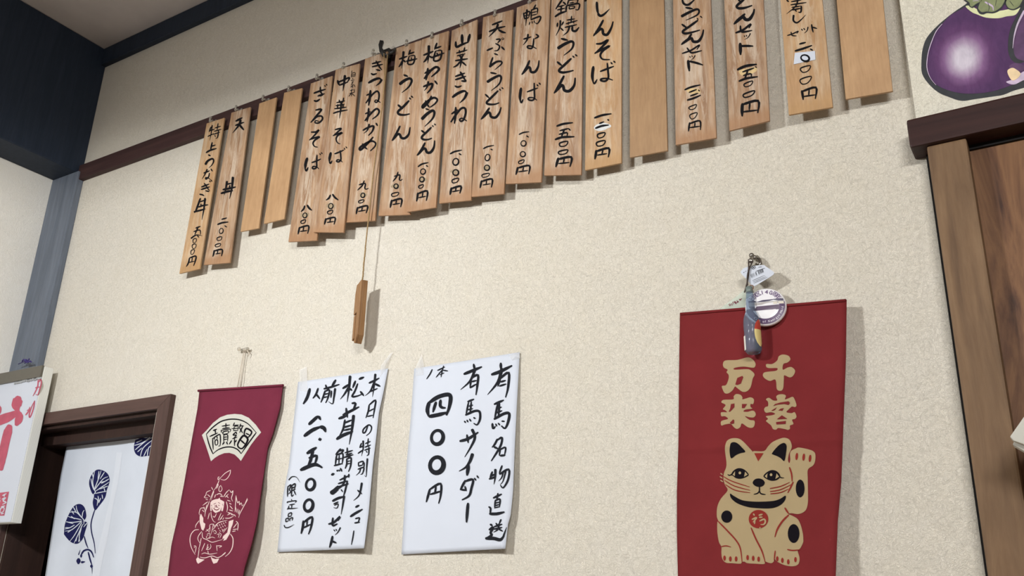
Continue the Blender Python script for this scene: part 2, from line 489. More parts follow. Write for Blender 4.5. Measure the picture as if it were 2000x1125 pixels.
# left doorway
def door_left():
    ox1, oz1 = at(334, 769, -.018).x, at(334, 769, -.018).z
    ix1, iz1 = at(307, 798, -.018).x, at(307, 798, -.018).z
    w = oz1 - iz1
    root = struct(empty('door_1', (DX1, 0, 0)))
    bm = bmesh.new(); prism(bm, [(DX0 - w, -.018, oz1), (ox1, -.018, oz1), (ix1, -.018, iz1), (DX0, -.018, iz1)], .018, bev=.0015)
    mk('door_head', bm, M['frameh'], root)
    bm = bmesh.new(); prism(bm, [(ix1, -.018, iz1), (ox1, -.018, oz1), (ox1, -.018, 0), (ix1, -.018, 0)], .018, bev=.0015)
    mk('door_jamb', bm, M['frame'], root)
    bm = bmesh.new(); prism(bm, [(DX0 - w, -.018, oz1), (DX0, -.018, iz1), (DX0, -.018, 0), (DX0 - w, -.018, 0)], .018, bev=.0015)
    mk('door_jamb', bm, M['frame'], root)
    bm = bmesh.new(); box(bm, (DX0 - .001, .001, 0), (DX0 + .012, .13, iz1)); box(bm, (ix1 - .006, .001, 0), (ix1 + .003, .13, iz1)); box(bm, (DX0, .001, iz1 - .012), (ix1, .13, iz1 + .001))
    mk('door_reveal', bm, M['reveal'], root)
    bm = bmesh.new(); box(bm, (DX0 + .012, .045, iz1 - .05), (ix1 - .006, .10, iz1 - .012)); mk('curtain_rail', bm, M['reveal'], root)
door_left()

# right doorway: lintel, post, figured door
def door_right():
    root = struct(empty('door_2', (0, 0, 0)))
    xa = at(1773, 260, -.055).x
    bm = bmesh.new(); box(bm, (xa, -.055, ZL0), (3.0, 0, ZL1), bev=.004); mk('lintel', bm, M['lintel'], root)
    pa, pb = at(1825.6, 400, -.045).x, at(1908, 400, -.045).x
    bm = bmesh.new(); box(bm, (pa, -.045, 0), (pb, 0, ZL0), bev=.004); mk('door_post', bm, M['rpost'], root)
    bm = bmesh.new(); box(bm, (pa - .006, -.012, 0), (pa + .002, 0, ZL0)); mk('post_edge_strip', bm, M['dark'], root)  # dark strip along the left edge of the post
    bm = bmesh.new(); box(bm, (pb, -.008, 0), (2.6, -.001, ZL0)); mk('door_leaf', bm, M['panel'], root)
    bm = bmesh.new(); box(bm, (pb, -.014, ZL0 - .008), (2.6, -.008, ZL0)); mk('lintel_shade_strip', bm, M['dark'], root)  # dark strip standing in for the shadow under the lintel
door_right()

# ------------------------------------------------------------------ menu slats
# corners in the photograph: top left, top right, bottom left, bottom right ('+': the slat runs on above the frame)
SLATS = [
 ('worn0', (403.6, 241), (438, 230), (350, 534.4), (389.6, 525), 'yellow', 'reading 特上うなぎ丼, leftmost of the row', [
  ('B', 'n10 360,240 342,288;345,277 395,262;t10 372,225 362,300 348,372;n9 330,332 386,305;400,250 456,232;430,205 420,268;392,282 462,262;385,312 448,290;n10 434,275 425,340 408,350;n8 395,322 406,334'
        ';n13 372,392 355,465;n10 362,430 405,415;n14 314,490 352,468 412,450'
        ';n12 335,512 355,522;t18 308,602 328,572 372,550 386,572 370,610 340,638'
        ';n12 290,690 345,668;t12 322,655 302,700 272,750;n10 360,650 374,672;n10 345,690 336,728 312,750 308,736 330,736 356,756'
        ';n13 268,826 340,798;265,850 346,824;n11 295,790 325,835 345,862;340,870 305,862;n12 250,897 275,902 292,912;n9 346,765 354,778;360,758 370,772'),
  ('C', 'n15 256,288 234,350 214,402 200,426;t16 302,290 292,380 272,494;n13 240,372 280,357 330,350;n14 195,418 250,405 302,390;n10 262,340 262,366;250,322 312,300'),
  ('C', 'n12 212,577 256,560;n11 236,565 202,640;n10 192,612 250,596 258,640;t13 168,676 215,645 274,652;n9 228,652 242,668'
        ';o7 186,688 216,680 212,712 188,722;o7 178,742 212,734 208,768 182,776;o7 166,798 198,788 190,824 166,834'
        ';n12 150,870 140,915 120,952;150,870 212,850 206,900 190,944;n8 178,862 172,908;138,914 200,900')]),
 ('worn1', (452, 220), (489, 209), (398, 517.4), (448.4, 513), 'worn', 'reading 天丼, second from the left', [
  ('B', 'n16 604,182 665,150;n14 600,225 650,205 682,195;t18 648,176 634,220 572,298;n17 636,215 656,240 680,268'
        ';t17 516,775 505,840 490,905;t20 574,735 564,840 542,940;n17 478,852 540,840 600,826;n18 460,888 520,870 572,862;n12 544,810 540,838;515,800 562,788'),
  ('C', 'n12 465,492 514,478;n14 425,542 470,525 528,518;n10 494,554 514,568;e8 460,605 19,26;o8 422,672 464,662 456,692 424,698;o8 405,740 452,728 444,753 408,760'
        ';n14 392,795 386,830 378,854;n13 395,800 468,786 463,850;n9 428,795 420,828;406,830 456,822')]),
 ('blank0', (506.4, 202), (540, 190), (469.6, 452.4), (505, 445.6), 'tan', 'blank, left of the two blanks before ざるそば', []),
 ('blank1', (555, 181), (590, 172), (515, 437), (555, 427.6), 'tan', 'blank, right of the two blanks before ざるそば', []),
 ('worn2', (607, 163), (649, 148), (563, 472.4), (618.6, 469.6), 'worn', 'reading ざるそば, beside two blank slats', [
  ('A', 'n15 1366,910 1420,890 1478,872;n13 1428,850 1430,895 1450,925 1425,940;n14 1404,938 1468,915;n15 1368,982 1392,988 1424,968;n9 1470,834 1478,846;1485,822 1495,834'),
  ('B', 'n15 1384,75 1440,68 1395,125 1335,195;n14 1340,190 1395,140 1440,135 1448,165 1412,200 1376,198 1384,178 1412,184'
        ';n14 1340,290 1385,288 1414,268 1370,322 1322,368;n14 1326,362 1375,345 1420,336 1375,368 1356,400 1372,430 1400,436'
        ';n22 1300,545 1284,600 1280,650;n14 1280,650 1292,668 1308,635;n12 1345,588 1395,570 1432,552;n13 1396,515 1392,580 1392,630 1370,648 1350,642 1360,625 1392,630 1412,648;n9 1422,500 1430,513;1438,490 1447,503'),
  ('C', 'n14 1276,360 1264,392 1240,415;n17 1300,354 1320,384 1343,402;e9 1277,453 20,24;o9 1240,510 1282,495 1275,525 1244,531;n15 1225,570 1217,605 1210,636;n14 1225,574 1312,555 1304,630;n10 1265,565 1260,605;1232,610 1300,600')]),
 ('worn3', (655.6, 136), (702.4, 124), (612, 453.4), (671, 454), 'worn', 'reading 自家製 中華そば, lapping over ざるそば', [
  ('A', 'n19 1598,788 1610,828;n14 1604,800 1640,788 1712,758 1690,806;1615,832 1692,802;t20 1668,742 1660,810 1648,890'
        ';n6 1738,690 1732,712;1735,715 1730,757;1735,716 1768,710 1765,750;1738,732 1765,728;1735,746 1762,742;1746,760 1742,772;1725,786 1762,780;1735,802 1755,796;1746,800 1728,832;1746,820 1742,862;1755,825 1768,850;1725,852 1740,836'
        ';1720,885 1750,876;1736,870 1730,910;1758,870 1760,905;1712,914 1762,900;1735,905 1705,942;1735,915 1732,940;1740,915 1766,940'
        ';n11 1588,1002 1668,984;1612,976 1618,1006;1656,956 1648,1000;1580,1032 1662,1018;1598,1020 1594,1056;1652,1018 1648,1050;n12 1568,1062 1682,1046;n12 1555,1106 1610,1088 1692,1074;t16 1634,1000 1625,1080 1615,1156'),
  ('B', 'n13 1572,266 1632,254 1595,290 1552,326;n13 1556,322 1600,306 1642,295 1595,326 1582,360 1596,394 1620,404'
        ';n20 1530,492 1518,545 1516,575;n13 1516,575 1526,595 1542,570;n12 1568,502 1610,486 1658,464;1622,470 1627,520 1627,562 1606,580 1586,575 1596,560 1622,564 1642,582;n9 1660,446 1668,460;1678,433 1688,447'),
  ('C', 'n15 1526,255 1512,284 1486,303;n16 1548,248 1570,278 1602,302;e9 1530,362 22,26;o9 1500,416 1547,402 1540,432 1507,440;n15 1482,485 1475,515 1468,540;n14 1485,490 1570,474 1562,540;n10 1528,480 1520,520;1495,522 1560,512')]),
 ('worn4', (713, 115), (757, 100), (675, 434.4), (732.4, 431), 'worn', 'reading きつねわかめ, behind the hanging cord', [
  ('D', 'n14 335,622 420,600;335,652 436,628;n14 372,596 410,660 428,682;412,688 372,680;n14 325,718 345,728 378,718;n20 300,808 350,780 400,765 426,780;t18 426,780 405,812 370,838'
        ';n19 318,885 310,960 300,1028;n13 280,930 322,912;n14 274,1005 330,930 380,890 402,920 394,980 374,1000 360,990 375,976 412,1000'),
  ('E', 'n17 300,8 296,70 284,136;n13 268,60 318,40;n16 264,128 320,60 375,12 402,35 385,75 338,112;n16 245,222 300,192 348,182 335,232 298,272;t15 304,165 288,220 252,252;n14 372,153 386,178'
        ';n15 240,355 268,392 286,406;n17 342,290 290,350 224,412 210,400 235,374 320,328 366,345 360,380 318,422'
        ';n11 206,755 258,742;n12 256,715 238,760 192,806;n12 215,750 266,742 262,785 275,798 297,788;e10 243,857 19,22;o9 205,912 252,900 242,925 208,932;n15 192,975 185,1005 178,1038;n15 195,980 287,960 275,1030;n10 238,975 230,1008;200,1014 270,1002')]),
 ('worn5', (774, 94), (823, 78), (739, 421.4), (800.4, 419), 'worn', 'reading 梅うどん, just right of the cord', [
  ('D', 'n15 600,577 676,550;t19 640,508 632,590 622,668;n15 632,590 612,630 595,652;n14 642,590 660,606;n14 706,488 690,536;n13 692,528 746,508;n13 696,548 682,622 735,620 750,545 700,548;n14 668,598 772,574;n10 714,562 722,582'
        ';n16 645,732 682,746;t24 608,818 650,786 698,766 720,790 690,850 625,904;n17 588,1025 612,1046 630,1062;n19 692,985 640,1040 588,1088 598,1116 650,1122 698,1112;n12 698,955 710,970;716,938 732,953'),
  ('E', 'n17 606,182 572,250 528,322;n20 535,316 580,262 604,265 620,296 655,298 690,262 704,195;n11 550,672 600,656;n12 586,630 572,675 538,720;n12 560,670 604,658 600,702 612,712 628,700;e11 567,768 21,22;o9 528,842 590,828 580,858 532,868'
        ';n17 525,905 518,940 510,976;n16 528,912 620,892 612,970;n11 572,905 564,940;535,947 606,935')]),
 ('worn6', (824, 77), (876, 60), (794.4, 414), (851, 405), 'worn', 'reading 梅わかめうどん, lapping over 梅うどん', [
  ('D', 'n17 838,538 930,502;t22 888,452 886,540 875,618;n17 882,540 862,580 838,606;n15 896,550 922,566;n16 966,422 944,482;n14 948,474 1008,452;n15 952,500 936,590 996,580 1012,495 956,500;n16 915,562 1036,518;n12 966,516 976,542'
        ';n18 878,668 872,720 860,780;n14 848,716 898,682;n19 845,766 900,695 955,655 986,670 970,700 914,748;n18 836,845 890,825 922,820 910,865 872,908;t16 882,800 870,850 842,886;n15 946,790 970,822'
        ';n16 855,985 875,1025 892,1046;n18 912,940 880,1000 832,1050 826,1035 860,1000 930,955 970,972 950,1010 902,1046'),
  ('E', 'n14 858,12 888,22;t26 824,108 870,62 922,30 942,52 922,110 848,184;n16 816,225 848,248;n18 910,195 870,235 818,288 836,312 880,312 915,300;n11 922,175 932,188;942,160 955,172'
        ';n17 850,345 815,410 773,466;n21 780,460 830,405 854,405 870,438 905,436 936,390 944,325;n13 783,577 820,552 882,538;n11 862,566 878,576;e10 830,625 24,27;e11 820,702 22,24;o9 790,767 832,752 825,780 795,788;n17 780,835 775,880 768,914;n16 785,840 872,815 863,908;n11 830,830 822,872;790,880 858,866')]),
 ('worn7', (882.4, 59.6), (932, 38), (857.6, 397), (920, 391), 'worn', 'reading 山菜きつね, before 天ぷらうどん', [
  ('D', 'n24 1212,342 1214,430;n19 1150,410 1158,458 1210,435 1270,412;n22 1288,338 1268,415;n13 1158,518 1262,488;1185,492 1192,522;1238,465 1228,508;n12 1165,545 1242,525;1190,545 1196,562;1226,534 1214,556;n15 1148,592 1266,574;t20 1206,555 1202,610 1190,664;n14 1195,600 1162,638 1128,656;1210,602 1252,640'
        ';n16 1148,746 1238,714;1148,778 1248,745;n16 1196,703 1235,770 1252,786;1250,794 1206,790;n15 1144,840 1170,850 1206,838;n21 1120,948 1170,912 1232,888 1258,908;t22 1258,908 1235,960 1188,1006'),
  ('E', 'n20 1150,0 1148,70 1138,154;n15 1110,62 1168,22;n17 1104,140 1150,72 1205,8 1242,10 1246,60 1225,120 1200,134 1188,116 1215,105 1256,130;n14 1097,452 1140,430 1208,416;n12 1182,450 1204,462;e12 1150,530 28,33;e12 1150,635 28,28;o10 1118,706 1176,690 1166,725 1122,736;n18 1108,785 1102,815 1095,850;n17 1112,790 1200,768 1190,836;n11 1154,785 1146,815;1118,822 1186,808')]),
 ('worn8', (943.6, 33.6), (1002.4, 18.4), (920.6, 384.4), (984, 378.4), 'worn', 'reading 天ぷらうどん, before 鴨なんば', [
  ('D', 'n18 1508,242 1604,204;n18 1478,308 1560,276 1632,258;t21 1562,240 1540,290 1473,360;n20 1570,290 1600,310 1636,320;n14 1545,385 1586,384 1560,420;n14 1540,425 1578,450 1562,490 1528,496;n17 1456,492 1512,468;n17 1598,458 1626,486;e6 1610,378 9,9'
        ';n14 1528,524 1562,536;n16 1512,562 1494,610 1480,650;t22 1484,648 1545,605 1592,600 1596,625 1530,682;n17 1492,710 1548,720;t25 1463,797 1520,762 1576,738 1594,765 1570,825 1498,884;n17 1440,922 1475,955;n20 1562,888 1500,950 1452,1000 1476,1018 1530,1018 1572,1004;n13 1578,870 1590,884;1600,855 1614,868'),
  ('E', 'n20 1478,5 1440,60 1398,114;n23 1408,106 1460,52 1484,55 1496,90 1540,96 1576,50 1592,0;n13 1420,402 1460,382 1522,370;n12 1492,406 1510,414;e11 1460,488 23,32;e12 1455,588 25,26;o10 1410,656 1476,642 1466,670 1416,682;n18 1403,715 1396,745 1388,784;n18 1408,720 1504,698 1498,778;n11 1452,712 1446,750;1415,756 1490,744')]),
 ('worn9', (1010, 8.4), (1075, -12), (987.6, 359), (1057, 355.6), 'worn', 'reading 鴨なんば, before 鍋焼うどん', [
  ('F', 'n15 212,128 224,188;n14 218,132 272,112 262,172;n11 222,156 266,145;n13 225,182 262,172;t17 246,98 240,180 234,252;n14 332,48 308,88;n13 290,95 285,192;292,98 346,80 346,132;n10 292,124 342,112;292,150 345,138;n15 285,192 374,160 370,200 345,232 330,222;n10 275,215 266,242;295,208 298,230;316,203 319,224'
        ';n15 213,382 286,360;t17 256,338 246,390 208,440;n15 334,335 358,355 322,378;n15 312,378 306,440 290,472 254,467 254,450 290,450 337,474;n20 270,593 240,660 196,726;n22 202,720 255,660 276,665 286,702 325,700 355,650 363,593'
        ';n25 188,862 178,940 182,990;n15 182,990 192,1002 207,970;n15 248,897 352,858;n16 316,812 318,900 318,960 294,980 260,972 265,955 310,955 340,977;n13 344,826 355,842;364,810 378,826'),
  ('G', 'n13 169,413 210,394 267,386;n12 242,426 262,440;e11 212,500 25,27;e11 205,605 25,25;o10 167,676 216,660 206,690 170,698;n19 155,735 148,770 138,804;n18 158,740 268,717 262,798;n12 212,735 204,772;164,777 255,765')]),
 ('worn10', (1077, 0), (1139.6, 0), (1062.6, 342.6), (1135, 341), 'worn', 'reading 鍋焼うどん, before しんそば', [
  ('F', 'n17 592,-5 560,40 528,88;n16 600,20 628,46;n13 558,66 612,50;543,97 616,80;n15 582,58 576,122;n19 522,162 570,130 632,110;n14 652,5 640,46;650,4 738,-6 730,42;n11 665,30 706,22;n17 632,55 626,110;n16 636,56 752,35 748,92 722,94;n11 660,64 660,86 706,78 706,60 662,64'
        ';n16 545,225 540,262;n14 602,213 584,246;t17 572,203 566,270 528,348;n13 575,274 602,300;n13 638,196 712,184;682,158 675,222;n13 628,232 738,200;n11 650,215 648,242;702,204 700,226;n14 618,267 732,240;t17 660,260 642,310 598,347;n20 690,255 690,296 722,302 752,268'
        ';n20 583,378 642,392;t28 553,468 610,432 676,404 700,425 680,480 606,540;n20 543,605 585,640;n22 676,573 610,635 558,687 588,707 640,702 697,688;n14 693,547 708,562;718,533 736,548;n22 606,743 560,830 512,908;n26 520,898 580,835 600,845 612,882 660,887 706,835 716,763'),
  ('G', 'n20 538,331 600,310 692,298;n16 568,376 652,354;n16 612,362 578,446;n15 560,412 636,395 636,430;n21 523,462 590,440 706,435;n14 654,358 670,373;o13 568,496 642,480 626,520 574,529;o13 558,580 642,562 626,598 566,607;n24 552,645 540,685 528,728;n22 554,654 678,634 666,725;n14 610,650 600,690;556,697 660,686')]),
 ('worn11', (1146, 0), (1214, 0), (1142.4, 332.4), (1213.6, 318), 'yellow', 'reading しんそば, left of the blank amid the sets', [
  ('F', 'n23 928,22 932,90 944,140;t24 944,140 965,155 1000,138 1052,88;n21 990,198 945,280 896,350;n24 902,340 960,285 984,293 992,330 1030,337 1070,270 1086,213;n20 925,428 975,424 1038,390 985,452 908,522;n20 914,517 980,482 1052,448 988,495 962,540 985,578 1052,582'
        ';n27 894,653 884,740 892,800;n16 892,800 906,816 930,776;n18 963,697 1092,648;n18 1030,618 1038,700 1040,760 1010,792 968,786 975,770 1030,766 1082,782;n14 1066,610 1080,626;1092,597 1109,611'),
  ('G', 'n20 906,251 980,225 1068,211;n15 1034,267 1046,276;n15 953,306 996,289;n19 916,352 975,330 1042,321;o13 938,411 1007,395 991,435 944,446;o13 928,491 1007,472 991,515 936,526;n23 923,570 917,612 909,652;n21 926,577 1044,547 1040,632;n14 987,565 977,605;934,614 1026,600')]),
 ('blank2', (1229.6, 0), (1296.6, 0), (1230, 307.6), (1303.6, 294), 'brown', 'blank, right of しんそば', []),
 ('worn12', (1314.4, 0), (1388, 0), (1319.6, 283), (1399, 269), 'worn', 'reading しうどんセット, priced 一、三〇〇円', [
  ('H', 'n20 262,-4 278,36 322,46 380,-2;n19 298,74 362,85;t25 260,157 320,125 402,90 427,110 402,150 298,197;n19 260,238 310,275;n21 412,200 330,260 268,305 288,327 350,317 432,294;n11 408,178 419,191;438,158 456,172;n20 352,333 312,390 254,434;n25 262,427 345,372 370,405 420,402 456,350 469,293'
        ';n15 263,521 350,490 432,438 405,482;n16 310,468 338,505 366,515 452,494;n9 335,550 342,562;355,544 362,556;t10 387,543 370,570 345,587;n25 320,592 325,640 331,692;n20 334,598 400,614 462,634;n17 288,876 350,850 437,829;n14 330,902 402,874;342,937 416,910;n18 313,977 370,960 441,930;n11 420,878 432,890'),
  ('I', 'o10 328,548 400,520 385,558 345,570;o10 338,622 407,600 387,648 350,661;n17 335,698 328,740 323,780;n16 338,706 434,680 439,767;n13 387,698 383,740;338,746 434,732')]),
 ('worn13', (1414.4, 0), (1491, 0), (1424.4, 255.4), (1503, 235.6), 'worn', 'reading どんセット, priced 一、五〇〇円', [
  ('H', 'n23 872,-12 835,20 795,58 812,80 870,77 942,54;n18 810,-5 832,18;n23 872,138 820,185 768,234;n29 777,225 850,165 880,190 920,186 956,130 965,92;n20 786,320 860,290 932,234 915,272;n18 830,253 835,300 860,312 942,297;n10 868,348 873,360;888,343 893,356;t10 927,328 905,365 868,387;n29 828,425 830,480 832,532;n21 836,450 890,448 952,450'
        ';n24 803,680 880,645 987,628;n17 853,702 962,664;n17 902,690 872,770;n14 858,737 932,720 932,760;n20 818,792 890,765 997,749;n10 975,650 990,662'),
  ('I', 'o11 868,320 947,290 932,330 880,347;o13 863,420 967,385 942,430 873,451;n29 850,515 846,575 848,632;n23 852,520 1002,484 1000,600;n17 922,505 916,575;852,592 1000,575')]),
 ('worn14', (1524, 0), (1606, 0), (1540.4, 224.4), (1626.4, 209), 'yellow', 'reading 寿しセット, white sticker on its price', [
  ('H', 'n13 1328,16 1422,0;1323,47 1473,24;n12 1333,72 1422,58;t15 1392,-10 1370,60 1282,134;n14 1338,97 1422,80;n16 1426,60 1421,115 1398,119;n11 1365,98 1379,113;n14 1283,2 1302,16;t18 1350,152 1348,200 1380,222 1420,195 1467,146;n11 1290,346 1340,330 1396,304 1380,326;1325,313 1335,345 1377,350;n10 1426,284 1438,297;1448,277 1461,291;t11 1490,266 1480,300 1453,324;n15 1525,240 1532,280 1541,314;n13 1535,265 1577,278'
        ';n16 1408,429 1467,414;n19 1366,497 1440,475 1527,444;n14 1513,478 1536,491'),
  ('H', 'o11 1418,666 1512,640 1492,690 1440,706;o11 1416,776 1522,745 1492,805 1435,821;n22 1430,887 1438,930 1443,972;n20 1435,892 1567,854 1562,962;n14 1502,875 1496,935;1448,942 1562,925')]),
 ('blank3', (1633.8, 0), (1724.4, 0), (1651.6, 193.8), (1743.3, 177.8), 'tan', 'blank, rightmost of the row by the aubergine board', []),
]
ZTOP = at(520, 196, -.034).z
def slats():
    for idx, (key, TL, TR, BL, BR, mat, lab, texts) in enumerate(SLATS):
        d = .042 if idx in (5, 8) else .034
        y = -d
        a, b = at(*TL, y), at(*TR, y); c, e = at(*BL, y), at(*BR, y)
        if idx >= 11:                                   # runs on above the frame up to the rail
            up = lambda p, q: q + (p - q) * ((ZTOP - q.z) / (p.z - q.z))
            a, b = up(a, c), up(b, e)
        o = (c + e) / 2
        bm = bmesh.new(); prism(bm, [a, b, e, c], .005, bev=.0007)
        kind = 'plain tan wooden menu slat ' if not texts else ('golden wooden menu slat ' if mat == 'yellow' else 'weathered wooden menu slat ')
        root = tag(mk('menu_slat', bm, M[mat], None, o), kind + lab, 'menu slat', 'menu slats hanging from the wall rail')
        sh = Sheet([TL, BL], [TR, BR], d)
        last = None
        if texts:
            letter('dish_lettering', texts[:-1], sh, M['ink'], root, gain=1.2 if idx < 10 else 1.05)
            letter('price_lettering', texts[-1:], sh, M['ink'], root, .0006, 1.15 if idx < 10 else 1.02)
        if idx == 13:
            bm = bmesh.new(); fill(bm, pts('G', '900,345 925,318 960,305 1000,300 1060,318 1065,340 1030,355 1000,370 950,380 915,368'), sh, .0002, smooth=True)
            mk('correction_patch', bm, M['white'], root)
        if idx == 17:
            bm = bmesh.new(); prism(bm, [sh.p(*p, .0012) for p in pts('H', '1362,516 1558,497 1563,582 1350,628')], .0006)
            stk = mk('price_sticker', bm, M['paper'], root)
            bm = bmesh.new(); write(bm, 'H', 'e17 1462,567 41,30', sh, .0016); mk('sticker_zero', bm, M['ink'], stk)
        if idx in (15, 16):
            bm = bmesh.new()
            q = '300,875 340,862 420,868 440,905 400,915 330,910' if idx == 15 else '815,690 880,672 980,655 990,690 940,720 850,740'
            fill(bm, pts('H', q), sh, .0002, smooth=True); mk('rubbed_patch', bm, M['gold'], root)
        if idx in (4, 5, 6, 7, 8, 9, 10):
            q = {4: ('C', 1275, 450, 55, 30), 5: ('C', 1530, 360, 60, 32), 6: ('E', 243, 850, 50, 30), 7: ('E', 567, 768, 55, 28), 8: ('E', 830, 705, 50, 26), 9: ('E', 1145, 625, 55, 26), 10: ('E', 1455, 590, 55, 32)}[idx]
            bm = bmesh.new(); c0 = pt(q[0], '%d,%d' % q[1:3])
            P = [(p[0] + random.uniform(-1.5, 1.5), p[1] + random.uniform(-1, 1)) for p in ellipse(c0, q[3] / 5 * .8, q[4] / 5 * .8, 12)]
            fill(bm, P, sh, .0002, smooth=True); mk('rubbed_patch', bm, M['smudge'], root)
        # clear screw hook in the rail, the slat hangs on it
        if idx <= 11:
            hp = [(413, 237), (463, 215), (516, 195), (566, 177), (621, 154), (673, 132), (731, 106), (796, 88), (846, 73), (904, 49), (969, 30), (1037, 5)][idx]
            h = at(*hp, y)
            bm = bmesh.new()
            P = [(h.x, -.016, h.z + .004), (h.x, -d + .001, h.z + .003), (h.x, -d - .004, h.z - .001), (h.x, -d - .007, h.z + .004), (h.x, -d - .005, h.z + .010)]
            P = [Vector(p) for p in P]
            tube(bm, P, .0030, 8); ball(bm, P[-1], .0042); ball(bm, (h.x - .004, -d - .002, h.z + .001), .0044); ball(bm, (h.x + .002, -.019, h.z + .008), .0050)
            short = lab.split(',')[0]
            tag(mk('screw_hook', bm, M['clear'], None, h), 'small clear hook holding the ' + ('slat ' + short if texts else 'slat that is ' + lab), 'hook', 'clear hooks along the rail')
slats()

# ------------------------------------------------------------------ cord with wooden clapper
def clapper():
    hk = at(752, 98, -.03)
    bm = bmesh.new()
    box(bm, (hk.x - .012, -.030, hk.z - .034), (hk.x + .014, -.016, hk.z + .004), bev=.002)
    tube(bm, [at(764, 106, -.030), at(757, 110, -.044), at(750, 106, -.05), at(744, 98, -.05), at(743, 90, -.046), at(746, 81, -.044)], [.007, .0075, .0075, .0065, .0068, .007], 4)
    tube(bm, [at(772, 96, -.03), at(768, 102, -.046), at(760, 104, -.05)], .005, 8)
    tag(mk('iron_hook', bm, M['black'], None, hk), 'black iron hook on the rail holding the cord', 'hook')
    top, bot = at(757, 107, -.050), at(707.5, 551, -.042)
    root = tag(empty('wooden_clapper', bot), 'brown wooden clapper block hanging on a long thin cord', 'clapper')
    bm = bmesh.new()
    m2 = at(748.5, 190, -.052); P = [top, m2, at(729, 340, -.046), at(714, 480, -.043), bot - Vector((0, 0, .006))]
    tube(bm, P, .0016, 6)
    tube(bm, [at(750, 104, -.056), at(751, 150, -.052), at(748.5, 192, -.052)], .0013, 6)
    for k in range(26):                                   # twisted strand knots on the lower cord
        t = k / 25; q = P[3].lerp(P[4], t); ball(bm, q + Vector((random.uniform(-.0008, .0008), 0, 0)), .0022, 0, 6)
    mk('cord', bm, M['cord'], root)
    # wooden block seen on its narrow edge: w across, t thick
    ang = math.radians(-27)
    L = (at(695, 673, -.042) - bot).length
    w, th = .035, .016
    Mx = Matrix.Translation(bot) @ Matrix.Rotation(math.radians(-1.0), 4, 'Y') @ Matrix.Rotation(ang, 4, 'Z')
    def part(outline, y0, y1, name):
        bm = bmesh.new()
        a = [bm.verts.new(Mx @ Vector((x, y0, z))) for x, z in outline]; b = [bm.verts.new(Mx @ Vector((x, y1, z))) for x, z in outline]
        fs = [bm.faces.new(a), bm.faces.new(b[::-1])]
        for i in range(len(a)):
            j = (i + 1) % len(a); fs.append(bm.faces.new((a[j], a[i], b[i], b[j])))
        bmesh.ops.recalc_face_normals(bm, faces=fs)
        bmesh.ops.bevel(bm, geom=list(set(e for f in fs for e in f.edges)), offset=.0008, segments=1, affect='EDGES')
        mk(name, bm, M['clap'], root)
    # local x: along the wide face, right end (x = +w/2) is the lit narrow edge
    h = w / 2
    f0, f1 = -th / 2 - .001, -th / 2 + .004
    part([(-h + .006, -.006), (h, 0), (h, -L * .88), (h - .012, -L), (h - .015, -L * .99), (-h, -L * .93), (-h, -.03)], f1, th / 2, 'back_plate')
    part([(h - .017, -.004), (h, 0), (h, -L * .88), (h - .012, -L), (h - .017, -L * .99)], f0, f1, 'front_strip')
    part([(-h + .006, -.006), (h - .0175, -.0045), (h - .0175, -L * .50), (-h, -L * .52), (-h, -.03)], f0, f1, 'front_plate')
    part([(-h, -L * .54), (h - .027, -L * .52), (h - .027, -L * .90), (-h, -L * .93)], f0 + .001, f1, 'tongue')
clapper()

